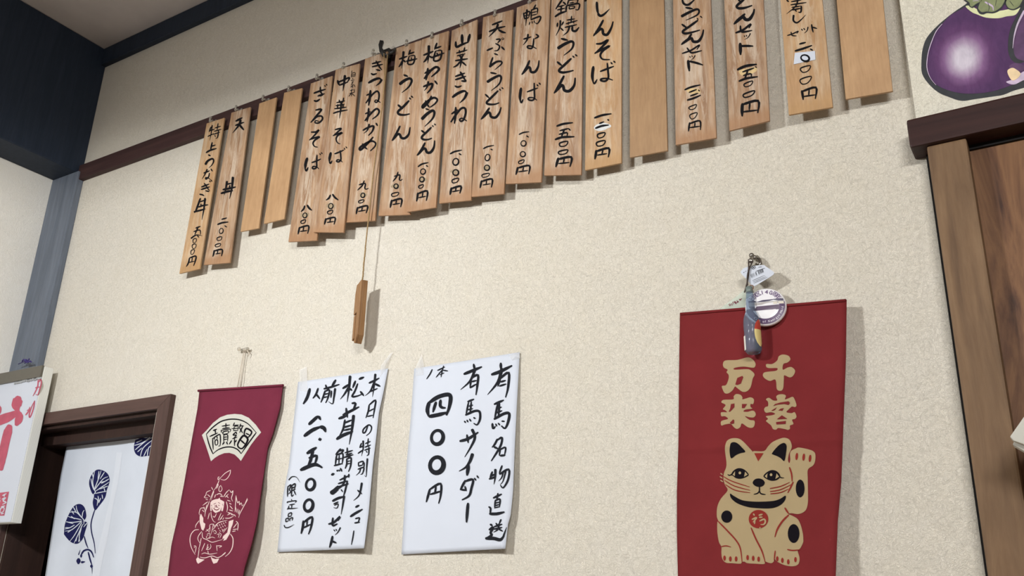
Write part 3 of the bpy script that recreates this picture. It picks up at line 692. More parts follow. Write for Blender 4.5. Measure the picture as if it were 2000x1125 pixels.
# ------------------------------------------------------------------ maroon banner
def banner():
    L = [(389.5, 762), (386, 796), (374.6, 858), (359.3, 945), (344.8, 1019.7), (334.5, 1065), (328, 1119), (318, 1200)]
    Rr = [(552.3, 751.8), (546.5, 796), (533, 846), (522.6, 875), (512, 945), (502, 1015.5), (491.6, 1061), (477, 1110.6), (462, 1195)]
    def dep(u, v):
        fold = math.exp(-((v - .44) / .035) ** 2)
        return .010 + .012 * v + .010 * u * v + .006 * math.sin(v * 9 + u * 1.5) * (u * .8 + .2) * min(1, v * 4) + .004 * fold
    sh = Sheet(L, Rr, dep)
    bm = bmesh.new(); sh.grid(bm, 16, 60, .0012)
    o = sh.p(470, 757)
    root = tag(mk('cloth_banner', bm, M['maroon'], None, o), 'maroon cloth banner with white fan and fishing god print, beside doorway', 'banner')
    bm = bmesh.new(); a, b = sh.p(388, 763.5), sh.p(553.5, 753)
    tube(bm, [a + Vector((0, -.001, 0)), b + Vector((0, -.001, 0))], .0035, 8); mk('top_hem', bm, M['maroon'], root)
    tk = at(475, 683, -.008)
    bm = bmesh.new()
    tube(bm, [at(476, 686, -.010), at(470, 720, -.012), at(463.5, 759, -.013)], .0011, 6); tube(bm, [at(479, 686, -.010), at(473, 722, -.012), at(469, 757, -.013)], .0011, 6)
    tube(bm, [at(476, 686, -.010), at(482, 684, -.011), at(487, 690, -.010), at(484, 696, -.010)], .0012, 6)
    mk('hanging_string', bm, M['cream_string'], root)
    bm = bmesh.new(); tube(bm, [at(474, 684, 0), at(472, 683, -.012)], .003, 8); ball(bm, at(467, 682, -.013), .0055); tube(bm, [at(474, 683, -.011), at(482, 681, -.013)], .0035, 8); ball(bm, at(484, 681, -.013), .004)
    tag(mk('push_pin', bm, M['clear'], None, tk), 'clear push pin above the maroon cloth banner', 'push pin')
    bm = bmesh.new()
    fill(bm, pts('W', '122,298 165,255 230,180 300,125 370,100 440,92 510,98 580,130 650,200 700,272 650,330 600,395 550,475 502,552 480,525 440,488 390,472 340,475 290,495 250,520 210,555 190,490 160,400'), sh, .0005)
    write(bm, 'W', 'n9 165,290 220,230 300,170 370,148 430,143 490,150 545,172 590,205 652,275;652,275 600,345 505,480;505,480 470,440 420,418 370,415 320,425 270,448 230,482;230,482 195,400 165,290', sh, .0008, 1, 1.3)
    write(bm, 'W', 'n10 232,255 268,240;200,312 275,278;250,245 255,285;n9 225,330 232,440;225,335 275,300 300,300 300,395 282,405;n8 245,320 240,345;268,312 272,335;o8 250,355 272,345 276,385 254,395', sh, .0008, 1, 1.3)
    write(bm, 'W', 'n9 318,212 395,200;356,185 356,228;322,236 392,225;n8 310,250 312,275;312,252 398,240 394,270;o8 330,268 378,258 376,280 332,290;n8 335,298 335,370;337,298 372,296 372,362;337,320 370,316;337,342 370,338;n10 340,368 322,392;362,366 372,390', sh, .0008, 1, 1.3)
    write(bm, 'W', 'n8 440,178 425,212;430,205 482,200;n7 440,212 430,255;442,215 475,212 470,258;412,236 490,232;430,256 472,254;n9 500,190 488,230;496,208 530,210;n9 520,212 490,275;492,232 520,280;n9 455,268 425,298 458,300 430,330;455,268 462,290;n8 420,335 466,318;n9 440,335 440,405;412,352 388,388;458,348 448,368', sh, .0008, 1, 1.3)
    write(bm, 'W', 'o12 555,235 608,268 572,320 535,288;n10 552,282 586,298;o14 525,305 570,345 515,430 470,395;n12 500,348 545,388', sh, .0008, 1, 1.3)
    mk('fan_emblem', bm, [M['fan'], M['blackp']], root)
    # fishing god in pale line print
    bm = bmesh.new(); w = lambda s: write(bm, 'X', s, sh, .0004)
    w('n6 552,90 500,120 455,165;552,90 545,130 520,170 490,188 455,180;455,165 430,185 432,158 445,160;440,190 415,250 388,290;415,270 430,240 425,225 408,262;386,290 350,385;t6 388,300 360,390')
    w('n6 455,240 440,262 438,290 452,302 468,280 465,258 455,240;365,258 380,285;355,290 320,305 310,335 295,358 330,362;325,330 348,345;340,345 352,350;310,375 330,382;n7 405,330 395,360;415,332 440,320 462,330 470,345;450,345 480,350;485,350 510,310 540,282;500,355 530,325;545,290 560,310 575,292 570,330 560,365 572,395;515,345 530,362;520,385 550,395;540,415 560,425;545,440 572,472;540,480 575,490;530,505 570,520')
    w('n6 330,400 280,435;320,405 298,420;300,460 260,465 245,510 250,530;275,480 295,500;290,450 302,490;320,430 305,500 300,545;345,395 310,485;360,500 365,545 385,590 405,600;345,510 330,570;380,540 395,550 415,515;430,580 460,510;445,580 480,530;455,570 465,560;475,575 485,555;n7 510,400 522,450 515,500;525,505 545,515 520,530;555,525 590,530 600,545;500,560 540,560 580,540')
    w('n6 605,340 600,420 595,500;605,345 620,410 635,395 640,430 655,410 665,440 680,425;690,430 715,365;718,378 650,500 630,555;600,450 612,505;622,470 625,515;640,480 632,525;655,490 640,520;n7 605,590 625,615 620,680;580,655 615,610;575,672 620,665;570,690 600,685')
    w('n6 245,585 215,625 208,655;n7 240,672 200,678 165,720 155,780 170,850 205,915;n8 550,715 575,760 570,840 540,900 500,935;n6 270,690 240,730 232,765 250,800;265,755 250,830 240,860;245,860 232,950;195,830 215,840 205,900;200,840 198,850;275,700 280,750 320,770 370,795 430,780 470,770;n6 300,805 268,880;340,840 315,865 345,862 360,840 355,815;330,815 320,860;270,910 300,900 350,912 420,900;n7 255,940 300,948 370,930 430,945 490,910 500,895 460,930;n6 330,880 335,910;415,825 420,880;420,830 465,832 440,848')
    w('n5 310,690 345,660 350,625 380,620 375,660 360,720;318,670 345,690 352,640;385,615 395,650 370,680;400,650 430,610 480,590 520,580;395,640 440,600 505,585;n6 420,630 430,642;440,622 450,634;460,612 470,625;480,605 490,618;500,595 508,606;430,655 440,668;452,645 462,658;472,635 482,648;494,628 503,640;445,680 455,690;468,668 476,680;n5 380,690 400,680 412,700 400,712 388,700;320,720 345,705 350,740 325,760 315,740 335,725;340,760 370,745 400,755;420,720 440,715 430,750;440,700 460,720 445,755;480,700 520,650;470,690 500,660')
    for q in ('352,450 355,405 375,385 405,375 430,372 445,360 450,378 470,388 490,400 485,450 475,492 460,490 465,450 450,490 430,500 405,510 385,495 370,470 372,430 365,470 368,490 355,490',
              '250,545 262,515 285,560 285,600 305,615 300,650 285,682 268,670 250,600', '535,590 580,575 572,620 555,660 545,710 510,770 480,782 490,755 470,765 480,735 520,700 530,650',
              '215,960 232,940 248,955 298,965 270,985 235,1005 222,990', '355,930 375,950 400,960 440,955 420,995 385,1005 372,980'):
        fill(bm, pts('X', q), sh, .0004)
    write(bm, 'X', 'n5 385,425 410,412;430,405 450,418;n6 395,440 408,436;432,432 445,438;415,430 412,450 425,455;n8 386,462 400,476 415,480 430,475 443,462;n4 392,456 412,449 436,456;360,440 370,430;470,420 478,440', sh, .0008, 1)
    mk('god_print', bm, [M['pale'], M['maroon']], root)
banner()

# ------------------------------------------------------------------ paper posters
def poster(name, L, Rr, dep, label, text, tapes):
    sh = Sheet(L, Rr, dep)
    bm = bmesh.new(); sh.grid(bm, 20, 40, .0003)
    o = sh.p(*sh.px(.5, 0))
    root = tag(mk('paper_poster', bm, M['paper'], None, o), label, 'poster', 'handwritten paper posters')
    letter('brush_lettering', text, sh, M['inkp'], root, .0005, 1.12, 7)
    for q in tapes:
        bm = bmesh.new()
        P = pts('Z', q)
        c = (sum(p[0] for p in P) / len(P), sum(p[1] for p in P) / len(P))
        vs = [bm.verts.new(at(p[0], p[1], -.0035 if sh.uv(*p)[1] <= 0 else -(sh.depth(*sh.uv(*p)) + .0008))) for p in P]
        cv = bm.verts.new(at(c[0], c[1], -.0095))
        for i in range(len(vs)): bm.faces.new((vs[i], vs[(i + 1) % len(vs)], cv))
        mk('clear_tape', bm, M['tape'], root)
    return root

poster('p1', [(582, 746), (573, 826), (564, 910), (552, 972), (541.6, 1078.4)], [(758, 719.6), (749, 765), (740, 806), (734, 860), (728, 910), (720, 1000), (711, 1071)],
  lambda u, v: .004 + .020 * u * u * v + .003 * v + .002 * math.sin(u * 7 + v * 4) * v,
  'white paper poster headed 本日の特別メニュー, taped beside the maroon banner', [
  ('J', 'n18 905,290 960,265 1002,243;t20 965,208 955,300 938,424;t18 952,290 915,370 866,414;n19 966,300 990,312 1012,322;n14 910,376 985,344'
        ';n15 905,505 895,570 873,630;905,505 967,458 958,540 943,630;n12 903,567 952,540;888,617 945,604;n13 893,705 868,768 845,776 850,740 900,700 928,722 915,770 878,804'
        ';n13 830,878 812,922;n12 815,920 855,900;t16 846,858 846,930 830,1002;n13 797,977 850,940;n12 868,882 918,860;896,833 890,900;863,917 920,895;860,947 917,925;n13 902,915 900,982 883,1000;n10 875,955 886,970'
        ';n20 648,342 720,298;t24 718,228 706,360 690,474;t20 700,340 662,400 623,448;n18 716,345 736,362;n19 770,272 745,335;n20 808,252 852,233;n16 792,298 765,370 738,422 790,417 832,400;n18 820,374 852,414'
        ';n24 610,637 680,612 ;n20 680,538 692,625;n22 650,602 720,566 804,524;n19 738,488 772,492 745,562;n16 664,680 738,650;652,725 742,700;n16 660,752 735,735;n17 668,650 650,740 618,800;t26 752,612 737,740 710,890;n28 590,836 650,800 742,764'
        ';n25 325,348 300,430 263,492;n17 406,343 385,400 356,438;n17 386,395 422,444;n16 480,310 492,346;n20 577,262 540,322;n17 463,347 530,330 612,304;n15 475,365 450,440 433,478;478,370 517,358 500,440 480,482;n12 468,402 507,390;460,432 500,422;n15 537,368 530,432;t19 572,348 560,430 548,492 508,472'
        ';n27 318,692 370,645 400,620 424,622;n22 412,620 430,648;n30 273,806 350,750 430,718;n32 430,718 462,730 478,764;n28 416,842 434,838'),
  ('K', 'n11 800,215 800,252;805,215 847,205 835,247;800,252 835,242;n12 795,282 852,265 840,322 822,332;t12 820,270 810,310 776,342;n11 857,218 850,287;t15 887,182 880,270 875,352 860,342;t18 832,420 818,500 800,545 753,587;n15 793,488 832,522;n17 773,652 806,634;n20 723,743 770,712 837,674;n12 770,765 810,757 795,802;n13 763,807 812,798;n11 755,883 745,950 731,1018'
        ';n15 625,83 600,112 578,138;605,105 652,94 625,132;n14 587,140 573,242;590,142 647,130 640,232;n11 578,187 640,175;612,140 608,232;n14 563,247 640,226;n20 538,336 562,325;n17 590,298 600,292;n13 610,288 616,302;n16 624,274 637,302;n13 668,122 742,98;690,73 690,142;678,142 737,124;n14 658,167 747,140;n14 685,180 685,232 670,274;688,182 727,170 722,252 702,304;n9 688,207 722,198;685,232 720,222'
        ';n14 618,387 712,342;603,422 692,395;n14 706,330 704,362;t18 667,346 650,430 533,522;n14 593,457 702,424;n21 602,448 562,485 533,506 550,518 600,482;n15 692,398 667,500 653,545;n11 630,480 646,502;n20 548,592 600,565 662,548;t18 660,548 645,640 630,724;n12 558,622 602,600;n8 565,635 602,620 590,660 558,656'
        ';n18 510,817 560,800 620,744 600,782;n17 550,758 545,815 555,832 592,815;n10 560,873 570,887;580,868 588,882;t11 622,853 600,895 570,924;n20 546,938 535,990 518,1044;n17 545,985 582,1000'
        ';n28 300,125 387,70;n24 357,90 330,200 300,262;n20 318,172 392,150 370,240;n30 238,288 310,255 380,235 442,263;e23 330,430 42,55;e25 312,635 42,58;n20 262,788 255,850 240,908;n18 265,800 347,748 335,850 312,914;n13 300,775 295,832;265,852 330,820'
        ';t8 120,385 150,355 195,360 228,410;n11 110,450 106,547;n9 112,450 142,433 125,480 137,500 118,522;n10 150,440 182,423 175,477;150,465 177,455;150,440 145,542 165,530;150,490 182,475;170,490 187,532;n8 145,575 150,590;105,610 110,600 192,588 180,607;125,630 177,620;150,625 145,662;120,640 115,660 103,674;t10 110,665 150,665 207,660;n8 115,715 112,747;118,715 147,706 140,742;115,744 140,739;90,765 88,797;92,765 117,758 112,787;130,762 128,787;132,762 157,753 150,782;90,794 112,787;t9 75,830 85,850 120,848 172,820')],
  ['585,722 599,716 601,765 586,764', '744,714 762,690 768,688 752,724 742,736'])

poster('p2', [(809, 720), (802, 820), (794, 906), (789, 1000), (784, 1083)], [(1015, 688), (1010, 780), (1005, 880), (1002, 960), (997, 1008), (992, 1024), (987, 1071.6)],
  lambda u, v: .004 + .016 * u * u * u * v + .003 * v + .0015 * math.sin(u * 6 + v * 5) * v,
  'white paper poster reading 有馬名物直送 有馬サイダー, priced 四〇〇円', [
  ('L', 'n28 903,257 980,230 1097,172;n23 990,148 992,205;t29 1000,205 962,330 862,453;n19 987,290 962,372;n22 987,295 1067,240 1062,380 1038,478;n17 988,330 1037,315;978,370 1042,350'
        ';n21 928,547 1017,508;n19 960,545 930,692;n16 955,590 997,575;948,632 1002,610;n19 977,540 967,680;n24 928,692 1020,640 1072,640 1062,720 1032,782 998,760;n20 908,737 915,782 937,765;n14 940,740 952,762;965,733 982,752;1000,713 1027,715'
        ';n18 957,888 930,940 906,967;n19 960,895 1002,875 985,960 898,1100;n19 923,963 962,982;n15 985,985 975,1047;985,990 1037,970 1025,1052;n19 985,1050 1032,1045'
        ';n25 633,252 700,225 802,183;n20 725,158 737,213;t23 737,213 690,320 598,404;n17 702,290 690,382;n20 705,290 767,263 760,370 748,454;n15 707,327 752,315;690,387 752,350;n17 668,522 727,498;n16 675,530 650,652;n13 680,567 717,555;670,602 717,590;n16 702,525 690,642;n20 648,652 730,615 782,620 787,690 760,747 728,735;n14 635,713 647,727;660,703 670,722;685,693 699,714;725,678 742,687'
        ';n24 593,907 670,885 767,823;n20 660,848 672,922;t25 712,798 737,870 700,960 638,1062;n11 320,208 300,250 266,300;n11 373,217 442,184;n10 432,173 418,220 406,282;n10 415,215 358,284;n11 425,215 472,222;n8 395,260 437,240'
        ';n32 290,530 273,600 285,662;n33 300,525 380,475 470,452 500,478 488,570 460,650;n24 357,528 340,580 328,622;n25 402,508 398,560 420,580 448,582;n31 293,667 380,650 462,628;e30 370,870 57,68'),
  ('M', 'e38 365,240 66,77;n20 297,478 280,540 263,600;n19 302,475 402,423 402,540 383,614;n17 357,453 345,522;303,527 407,495;n18 907,308 885,372;n16 890,347 942,330;t21 937,288 935,360 923,428;n17 878,377 942,355;n16 1002,248 975,322;n18 980,330 1067,283 1062,380 1015,462 988,440;t15 1012,308 1000,360 968,397;t14 1037,308 1010,400 983,432'
        ';n18 918,562 997,525;n15 962,518 950,582;n15 937,583 930,662;938,587 982,575 975,652;n11 938,612 977,602;936,637 975,625;935,657 975,648;n16 873,650 890,665 885,717;n24 883,717 950,717 1022,700;n14 943,810 957,827;n14 992,773 975,812;n15 928,842 1002,818;923,867 1002,850;t16 972,818 960,870 918,897;n15 970,865 1007,887;n18 888,820 907,832;n20 878,872 917,848 890,900 900,925 843,957;n28 845,957 920,957 985,970 1020,932;t16 1015,938 1047,848'
        ';t27 712,138 690,200 650,260 583,300;n30 675,245 660,338;n20 642,393 595,482;n20 640,400 717,383 702,470 680,540 613,580;n17 600,480 652,487;n15 640,450 652,492;n14 733,370 747,390;758,346 772,367;n25 670,617 662,700 655,797')],
  ['812,716 824,692 828,714 827,732 812,734', '994,694 1014,688 1016,700 1000,704'])

# ------------------------------------------------------------------ red towel with beckoning cat
def towel():
    L = [(1328, 612), (1326, 740), (1325, 868), (1322, 960), (1322, 1040), (1324, 1125), (1325, 1215)]
    Rr = [(1653.5, 585), (1652, 700), (1646, 858), (1643, 940), (1636, 1020), (1632, 1125), (1629, 1205)]
    def dep(u, v):
        fold = math.exp(-((v - .44) / .014) ** 2)
        return .012 + .018 * u * u + .014 * v * u + .004 * math.sin(v * 8) * u + .0022 * fold + .004 * math.sin(u * 6) * v
    sh = Sheet(L, Rr, dep)
    bm = bmesh.new(); sh.grid(bm, 24, 130, .0012)
    o = sh.p(1490, 600)
    root = tag(mk('cloth_towel', bm, M['red'], None, o), 'red cotton wall towel printed with a cream beckoning cat', 'towel')
    bm = bmesh.new(); tube(bm, [sh.p(1329, 613.5), sh.p(1410, 607), sh.p(1490, 600.5), sh.p(1570, 594), sh.p(1652, 587)], .003, 8); mk('top_hem', bm, M['red'], root)
    bm = bmesh.new()
    for q in ('585,155 640,155 690,120 705,80 745,62 800,75 818,110 790,140 750,155 745,210 790,190 830,185 865,220 845,270 810,285 760,265 755,300 750,380 735,412 705,415 685,395 680,330 665,305 620,320 575,300 550,270 560,240 600,230 680,220 690,195 620,195 585,185',
              '160,155 185,120 300,115 400,90 450,110 478,150 470,185 440,190 360,180 275,192 275,210 390,205 430,215 468,255 450,300 430,380 395,420 350,425 300,390 278,375 255,410 215,440 180,440 160,410 150,370 190,360 215,300 215,260 195,235 205,210 170,190',
              '145,530 165,505 260,500 265,470 290,448 330,455 350,480 350,500 390,490 430,480 462,500 455,545 430,545 430,575 445,590 380,600 360,618 400,622 445,610 470,620 480,650 460,675 420,675 375,665 420,700 468,710 465,760 440,778 400,770 345,735 330,770 300,788 270,775 235,740 180,745 145,755 140,720 160,705 210,690 180,665 145,665 140,630 165,625 200,625 180,605 160,595 185,560 175,545',
              '580,500 610,485 650,510 690,510 680,475 700,455 745,450 775,465 765,500 800,490 840,475 860,500 878,555 865,575 835,570 815,585 800,600 780,625 830,635 860,625 878,665 865,690 835,700 848,740 815,755 815,785 795,798 765,790 700,780 680,795 650,790 630,755 600,730 580,710 600,690 580,665 640,655 670,640 630,625 580,630 562,600 575,575 600,565 600,525'):
        fill(bm, pts('N', q), sh, .0007, smooth=True)
    for q in ('300,290 350,270 358,285 335,345 300,360 280,355', '238,545 272,540 272,575 230,620 215,620 230,590', '345,545 395,545 370,585 345,585', '225,730 260,695 270,705 268,735 240,742',
              '650,565 670,545 720,530 800,518 815,535 800,555 760,545 690,552', '630,610 690,575 670,600 650,612', '700,608 725,590 755,585 740,612', '685,695 735,655 790,690', '678,722 775,710 772,740 682,745'):
        fill(bm, pts('N', q), sh, .0014, 1)
    mk('lucky_lettering', bm, [M['cream'], M['red']], root)
    bm = bmesh.new()
    fill(bm, pts('O', '180,200 185,140 205,100 250,80 310,82 350,105 400,155 455,215 460,205 560,205 600,160 640,120 700,90 760,75 810,95 832,150 825,190 805,230 795,290 808,322 818,290 815,230 830,200 870,180 900,170 960,180 1000,190 1040,205 1062,235 1060,300 1040,345 990,385 988,470 990,600 990,700 975,770 940,805 890,820 830,812 800,820 840,838 890,870 920,930 940,1010 945,1070 '
         '@Q 942,800 915,855 890,878 908,950 895,1010 840,1030 760,1018 690,985 665,960 655,985 630,1000 590,990 575,985 560,1008 480,1005 400,1000 370,985 345,990 330,1005 250,1000 190,995 155,960 145,900 145,840 120,790 105,690 105,600 115,590 100,540 105,450 140,370 205,290 180,235 165,180 170,120 195,40'), sh, .0007, smooth=True, step=5)
    Bk = 1; Rd = 2
    for q in ('228,160 240,125 275,118 310,135 345,170 378,212 330,225 285,245 240,275 225,215', '640,225 665,190 710,145 755,125 780,150 778,210 760,300 725,275 690,255 640,235',
              '240,440 255,405 290,378 330,372 375,390 412,435 380,460 330,475 285,468 255,445', '555,450 590,410 640,390 690,405 720,450 690,485 640,495 590,480',
              '450,515 470,482 510,472 550,485 568,515 550,545 515,555 475,545',
              '230,620 270,645 350,685 460,698 560,698 660,690 720,670 770,640 768,680 730,725 670,755 600,765 500,762 400,750 300,715 240,665'):
        fill(bm, pts('O', q), sh, .0014, Bk, smooth=True, step=5)
    for q in ('254,435 278,402 276,450', '376,405 402,435 366,456', '568,450 595,422 590,470', '684,422 708,455 672,478'): fill(bm, pts('O', q), sh, .0020, 0)
    for c in ('325,418', '630,436'): fill(bm, ellipse(pt('O', c), 2.5, 2.8, 12), sh, .0020, 0)
    for k, c, rx, ry in (('O', '197,845', 54, 60), ('O', '914,570', 43, 87), ('O', '850,1010', 57, 92)): fill(bm, ellipse(pt(k, c), rx / 5, ry / 5), sh, .0014, Bk)
    write(bm, 'O', 'n10 207,434 225,442 248,428 270,398;690,412 720,460 755,467;n11 515,550 515,592 498,616 462,627;515,592 530,620 575,629', sh, .0016, Bk)
    fill(bm, ellipse(pt('O', '507,869'), 19.2, 18, 28), sh, .0014, Rd)
    fill(bm, pts('O', '465,225 555,225 505,305'), sh, .0014, Rd)
    write(bm, 'O', 'n14 457,818 468,834;n15 445,872 488,855 455,898;470,880 468,916;n16 512,832 545,822;n14 515,852 545,850;n15 520,888 560,870 574,892 560,920 530,922;n12 520,950 524,962', sh, .0020, 0)
    write(bm, 'O', 'n9 160,450 250,500 420,555;175,490 270,545 422,587;185,532 280,587 425,612;620,570 720,550 810,510;620,600 720,582 830,530;625,622 720,610 800,575;n14 810,365 830,430 835,500;n14 845,508 820,560 793,612;n15 765,760 785,792 803,818;n17 800,830 740,890 690,970 668,1042', sh, .0014, Rd)
    write(bm, 'O', 'n10 137,423 155,435;131,455 155,470;136,490 160,505', sh, .0014, 0)
    write(bm, 'Q', 'n13 112,590 200,680 290,780 330,860 347,995;n14 435,655 480,760 540,880 572,990;n12 670,880 660,970;n12 790,866 840,875 912,868;n10 145,838 190,830 237,842', sh, .0014, Rd)
    for k, c in [('Q', q) for q in ('175,950', '232,958', '288,958', '400,945', '455,952', '508,960', '690,957', '740,972', '798,986', '868,965')]: fill(bm, ellipse(pt(k, c), 2.6, 5.2, 12), sh, .0014, Rd)
    for c in ('880,257', '948,264', '1010,276'): fill(bm, ellipse(pt('O', c), 2.6, 7.2, 12, .1), sh, .0014, Rd)
    mk('cat_print', bm, [M['cream'], M['blackp'], M['redline']], root)
    return sh
TOW = towel()

# ------------------------------------------------------------------ things hanging over the red towel
FONTS = {}
def glyph(bm, ch, place, size, mi=0):
    """one printed character; place(x, z) maps the character's plane (metres) to the world"""
    if ch not in FONTS:
        cu = bpy.data.curves.new('glyph', 'FONT'); cu.body = ch; cu.align_x = 'CENTER'; cu.size = 1; cu.resolution_u = 3
        ob = bpy.data.objects.new('glyph', cu); COL.objects.link(ob)
        dg = bpy.context.evaluated_depsgraph_get(); me = ob.evaluated_get(dg).to_mesh()
        FONTS[ch] = ([(v.co.x, v.co.y) for v in me.vertices], [list(p.vertices) for p in me.polygons])
        bpy.data.objects.remove(ob); bpy.data.curves.remove(cu)
    V, P = FONTS[ch]
    vs = [bm.verts.new(place(x * size, y * size)) for x, y in V]
    for p in P:
        f = bm.faces.new([vs[i] for i in p]); f.normal_update(); f.material_index = mi
        if f.normal.y > 0: f.normal_flip()

def keyring():
    # metal hook in the wall
    hk = at(1468, 505, -.01)
    bm = bmesh.new()
    tube(bm, [at(1472, 503, 0), at(1470, 503, -.02), at(1467, 506, -.032), at(1468, 512, -.036)], [.004, .004, .0035, .003], 10)
    ball(bm, at(1468, 499, -.022), .0052); ball(bm, at(1474, 503, -.018), .0048); ball(bm, at(1466, 509, -.034), .0045)
    tube(bm, [at(1478, 501, -.008), at(1484, 507, -.014), at(1486, 515, -.016), at(1481, 519, -.018), at(1476, 517, -.016)], .0032, 8)
    tag(mk('wall_hook', bm, M['steel'], None, hk), 'shiny metal hook in the wall above the red towel', 'hook')
    # translucent strip behind
    sh = Sheet([(1408, 592), (1424, 604)], [(1462, 556), (1466, 596)], .007)
    t = NT('pale_translucent_film'); t.col(lin((196, 206, 190))); t.set(Roughness=.3, Alpha=.55); film = t.m
    bm = bmesh.new(); prism(bm, [at(1405, 604, -.0075), at(1419, 593, -.007), at(1440, 578, -.007), at(1462, 559, -.007), at(1478, 590, -.007), at(1470, 603, -.007)], .0008)
    fl = tag(mk('film_strip', bm, film, None, at(1430, 590, -.007)), 'pale see-through film strip tucked behind the red towel top', 'film strip')
    bm = bmesh.new(); write(bm, 'R', 'n6 165,545 180,565;175,540 190,560;t7 195,540 205,560;205,525 215,550;n7 215,520 240,545;225,515 238,535;245,510 262,530;240,535 262,515;268,495 285,510;272,505 295,490', sh, .0004)
    mk('film_lettering', bm, M['maroon'], fl)
    # ball chain and charm bottle
    yb = -.040
    root = tag(empty('bottle_charm', at(1472, 690, yb)), 'miniature blue glass bottle charm hanging on a bead chain', 'key charm')
    bm = bmesh.new()
    for k in range(22):
        t = k / 21; p = at(1462 - 8 * t + 3.5 * math.sin(t * 3), 508 + 62 * t, -.036 - .002 * t); ball(bm, p, .0017, 0, 8)
    for k in range(18):
        t = k / 17; p = at(1470 - 10 * t - 4 * math.sin(t * 3.1), 510 + 46 * t, -.036 - .004 * t); ball(bm, p, .0017, 0, 8)
    mk('bead_chain', bm, plain('dark_beads', (64, 52, 46), .35), root)
    bm = bmesh.new(); c = at(1467, 562, -.040)
    tube(bm, [c + Vector((.0045 * math.cos(a), .002 * math.sin(a), .0055 * math.sin(a))) for a in [i * math.pi / 6 for i in range(13)]], .0009, 6)
    mk('ring', bm, plain('copper_ring', (120, 78, 52), .35), root)
    top, bot = at(1463.5, 567, yb), at(1472, 690, yb)
    ax = (bot - top); Ln = ax.length; az = ax.normalized(); up = az.orthogonal(); up = Vector((1, 0, 0)) - az * az.x; up.normalize(); bi = az.cross(up)
    def lathe(prof, name, mat, par):
        bm = bmesh.new(); rg = []
        for s, r in prof: rg.append([bm.verts.new(top + az * (s * Ln) + (up * math.cos(2 * math.pi * k / 24) + bi * math.sin(2 * math.pi * k / 24)) * r) for k in range(24)])
        for a, b in zip(rg, rg[1:]):
            for k in range(24):
                f = bm.faces.new((a[k], a[(k + 1) % 24], b[(k + 1) % 24], b[k])); f.smooth = True
        bm.faces.new(rg[0]); bm.faces.new(rg[-1][::-1])
        bmesh.ops.recalc_face_normals(bm, faces=bm.faces[:])
        return mk(name, bm, mat, par)
    px = .00063 * 1.6 * .97
    body = lathe([(0.04, 6.5 * px), (.09, 7 * px), (.16, 7.6 * px), (.26, 8.0 * px), (.33, 8.4 * px), (.38, 11 * px), (.45, 14.2 * px), (.52, 15.2 * px), (.62, 15.4 * px), (.66, 14.6 * px), (.75, 15.4 * px), (.93, 15.4 * px), (.97, 14.2 * px), (1.0, 11.5 * px)], 'bottle_body', M['glass'], root)
    lathe([(-.06, 4 * px), (-.05, 6.6 * px), (.02, 6.8 * px), (.045, 6 * px)], 'bottle_cap', plain('grey_green_cap', (104, 116, 112), .4), root)
    def wrap(a0, a1, s0, s1, name, mats, extra=None):
        bm = bmesh.new(); n = 10; r = 15.9 * px; V = []
        for j in range(9):
            s = s0 + (s1 - s0) * j / 8; hw = math.sqrt(max(0, 1 - (2 * j / 8 - 1) ** 2)) if extra else 1
            am, ah = (a0 + a1) / 2, (a1 - a0) / 2 * max(hw, .15)
            V.append([bm.verts.new(top + az * (s * Ln) + (up * math.cos(am - ah + 2 * ah * i / n) + bi * math.sin(am - ah + 2 * ah * i / n)) * r) for i in range(n + 1)])
        for j in range(8):
            for i in range(n):
                f = bm.faces.new((V[j][i], V[j][i + 1], V[j + 1][i + 1], V[j + 1][i])); f.smooth = True
                f.material_index = 1 if extra and (j < 3 and i > 1) else 0
        mk(name, bm, mats, body)
    cd = (CAMP - top).normalized()
    a_cam = math.atan2(cd.dot(bi), cd.dot(up)); sgn = 1 if bi.dot(Vector((0, -1, 0))) > 0 else -1
    wrap(a_cam - sgn * 1.75, a_cam - sgn * .25, .50, .92, 'front_label', [plain('yellow_label', (222, 204, 138), .5), plain('red_label', (186, 66, 50), .5)], 1)
    wrap(a_cam + sgn * .95, a_cam + sgn * 1.9, .74, .96, 'back_label', [plain('white_label', (226, 226, 216), .5)])
    # price tag
    shp = Sheet([(1447, 532), (1470, 560)], [(1505, 520), (1512, 540)], .034)
    bm = bmesh.new()
    P = catmull(pts('R', '283,240 296,212 325,188 420,170 505,163 530,178 600,225 608,240 596,262 520,310 425,366 408,371 390,360 340,300'), 3, True)
    prism(bm, [at(p[0], p[1], -.034) for p in P], .0006)
    pt_ = tag(mk('price_tag', bm, M['paper'], None, at(1478, 540, -.05)), 'white barcode price tag hanging from the metal hook', 'price tag')
    bm = bmesh.new()
    for k in range(17):
        x = 380 + k * 7.2; y = 262 - k * 3.4
        if k in (5, 8, 9): continue
        write(bm, 'R', 'n%d %f,%f %f,%f' % (random.choice((2, 3, 5)), x, y - 8, x + 11, y + 28), shp, .0004)
    write(bm, 'R', 'n3 398,315 520,262;405,328 530,275;412,340 545,282;n5 310,240 318,232;330,226 338,221;350,215 357,210;o5 390,185 405,168 422,175 425,190 408,202 394,196;n5 398,182 418,190;412,176 404,195;n4 455,185 490,180;430,225 520,192', shp, .0004)
    mk('tag_printing', bm, M['ink'], pt_)
    # tin badge
    c = at(1390 + 530 / 5, 485 + 577 / 5, -.028); r = .0370
    tilt = Matrix.Rotation(math.radians(-4), 4, 'X') @ Matrix.Rotation(math.radians(10), 4, 'Z')
    Mx = Matrix.Translation(c) @ tilt
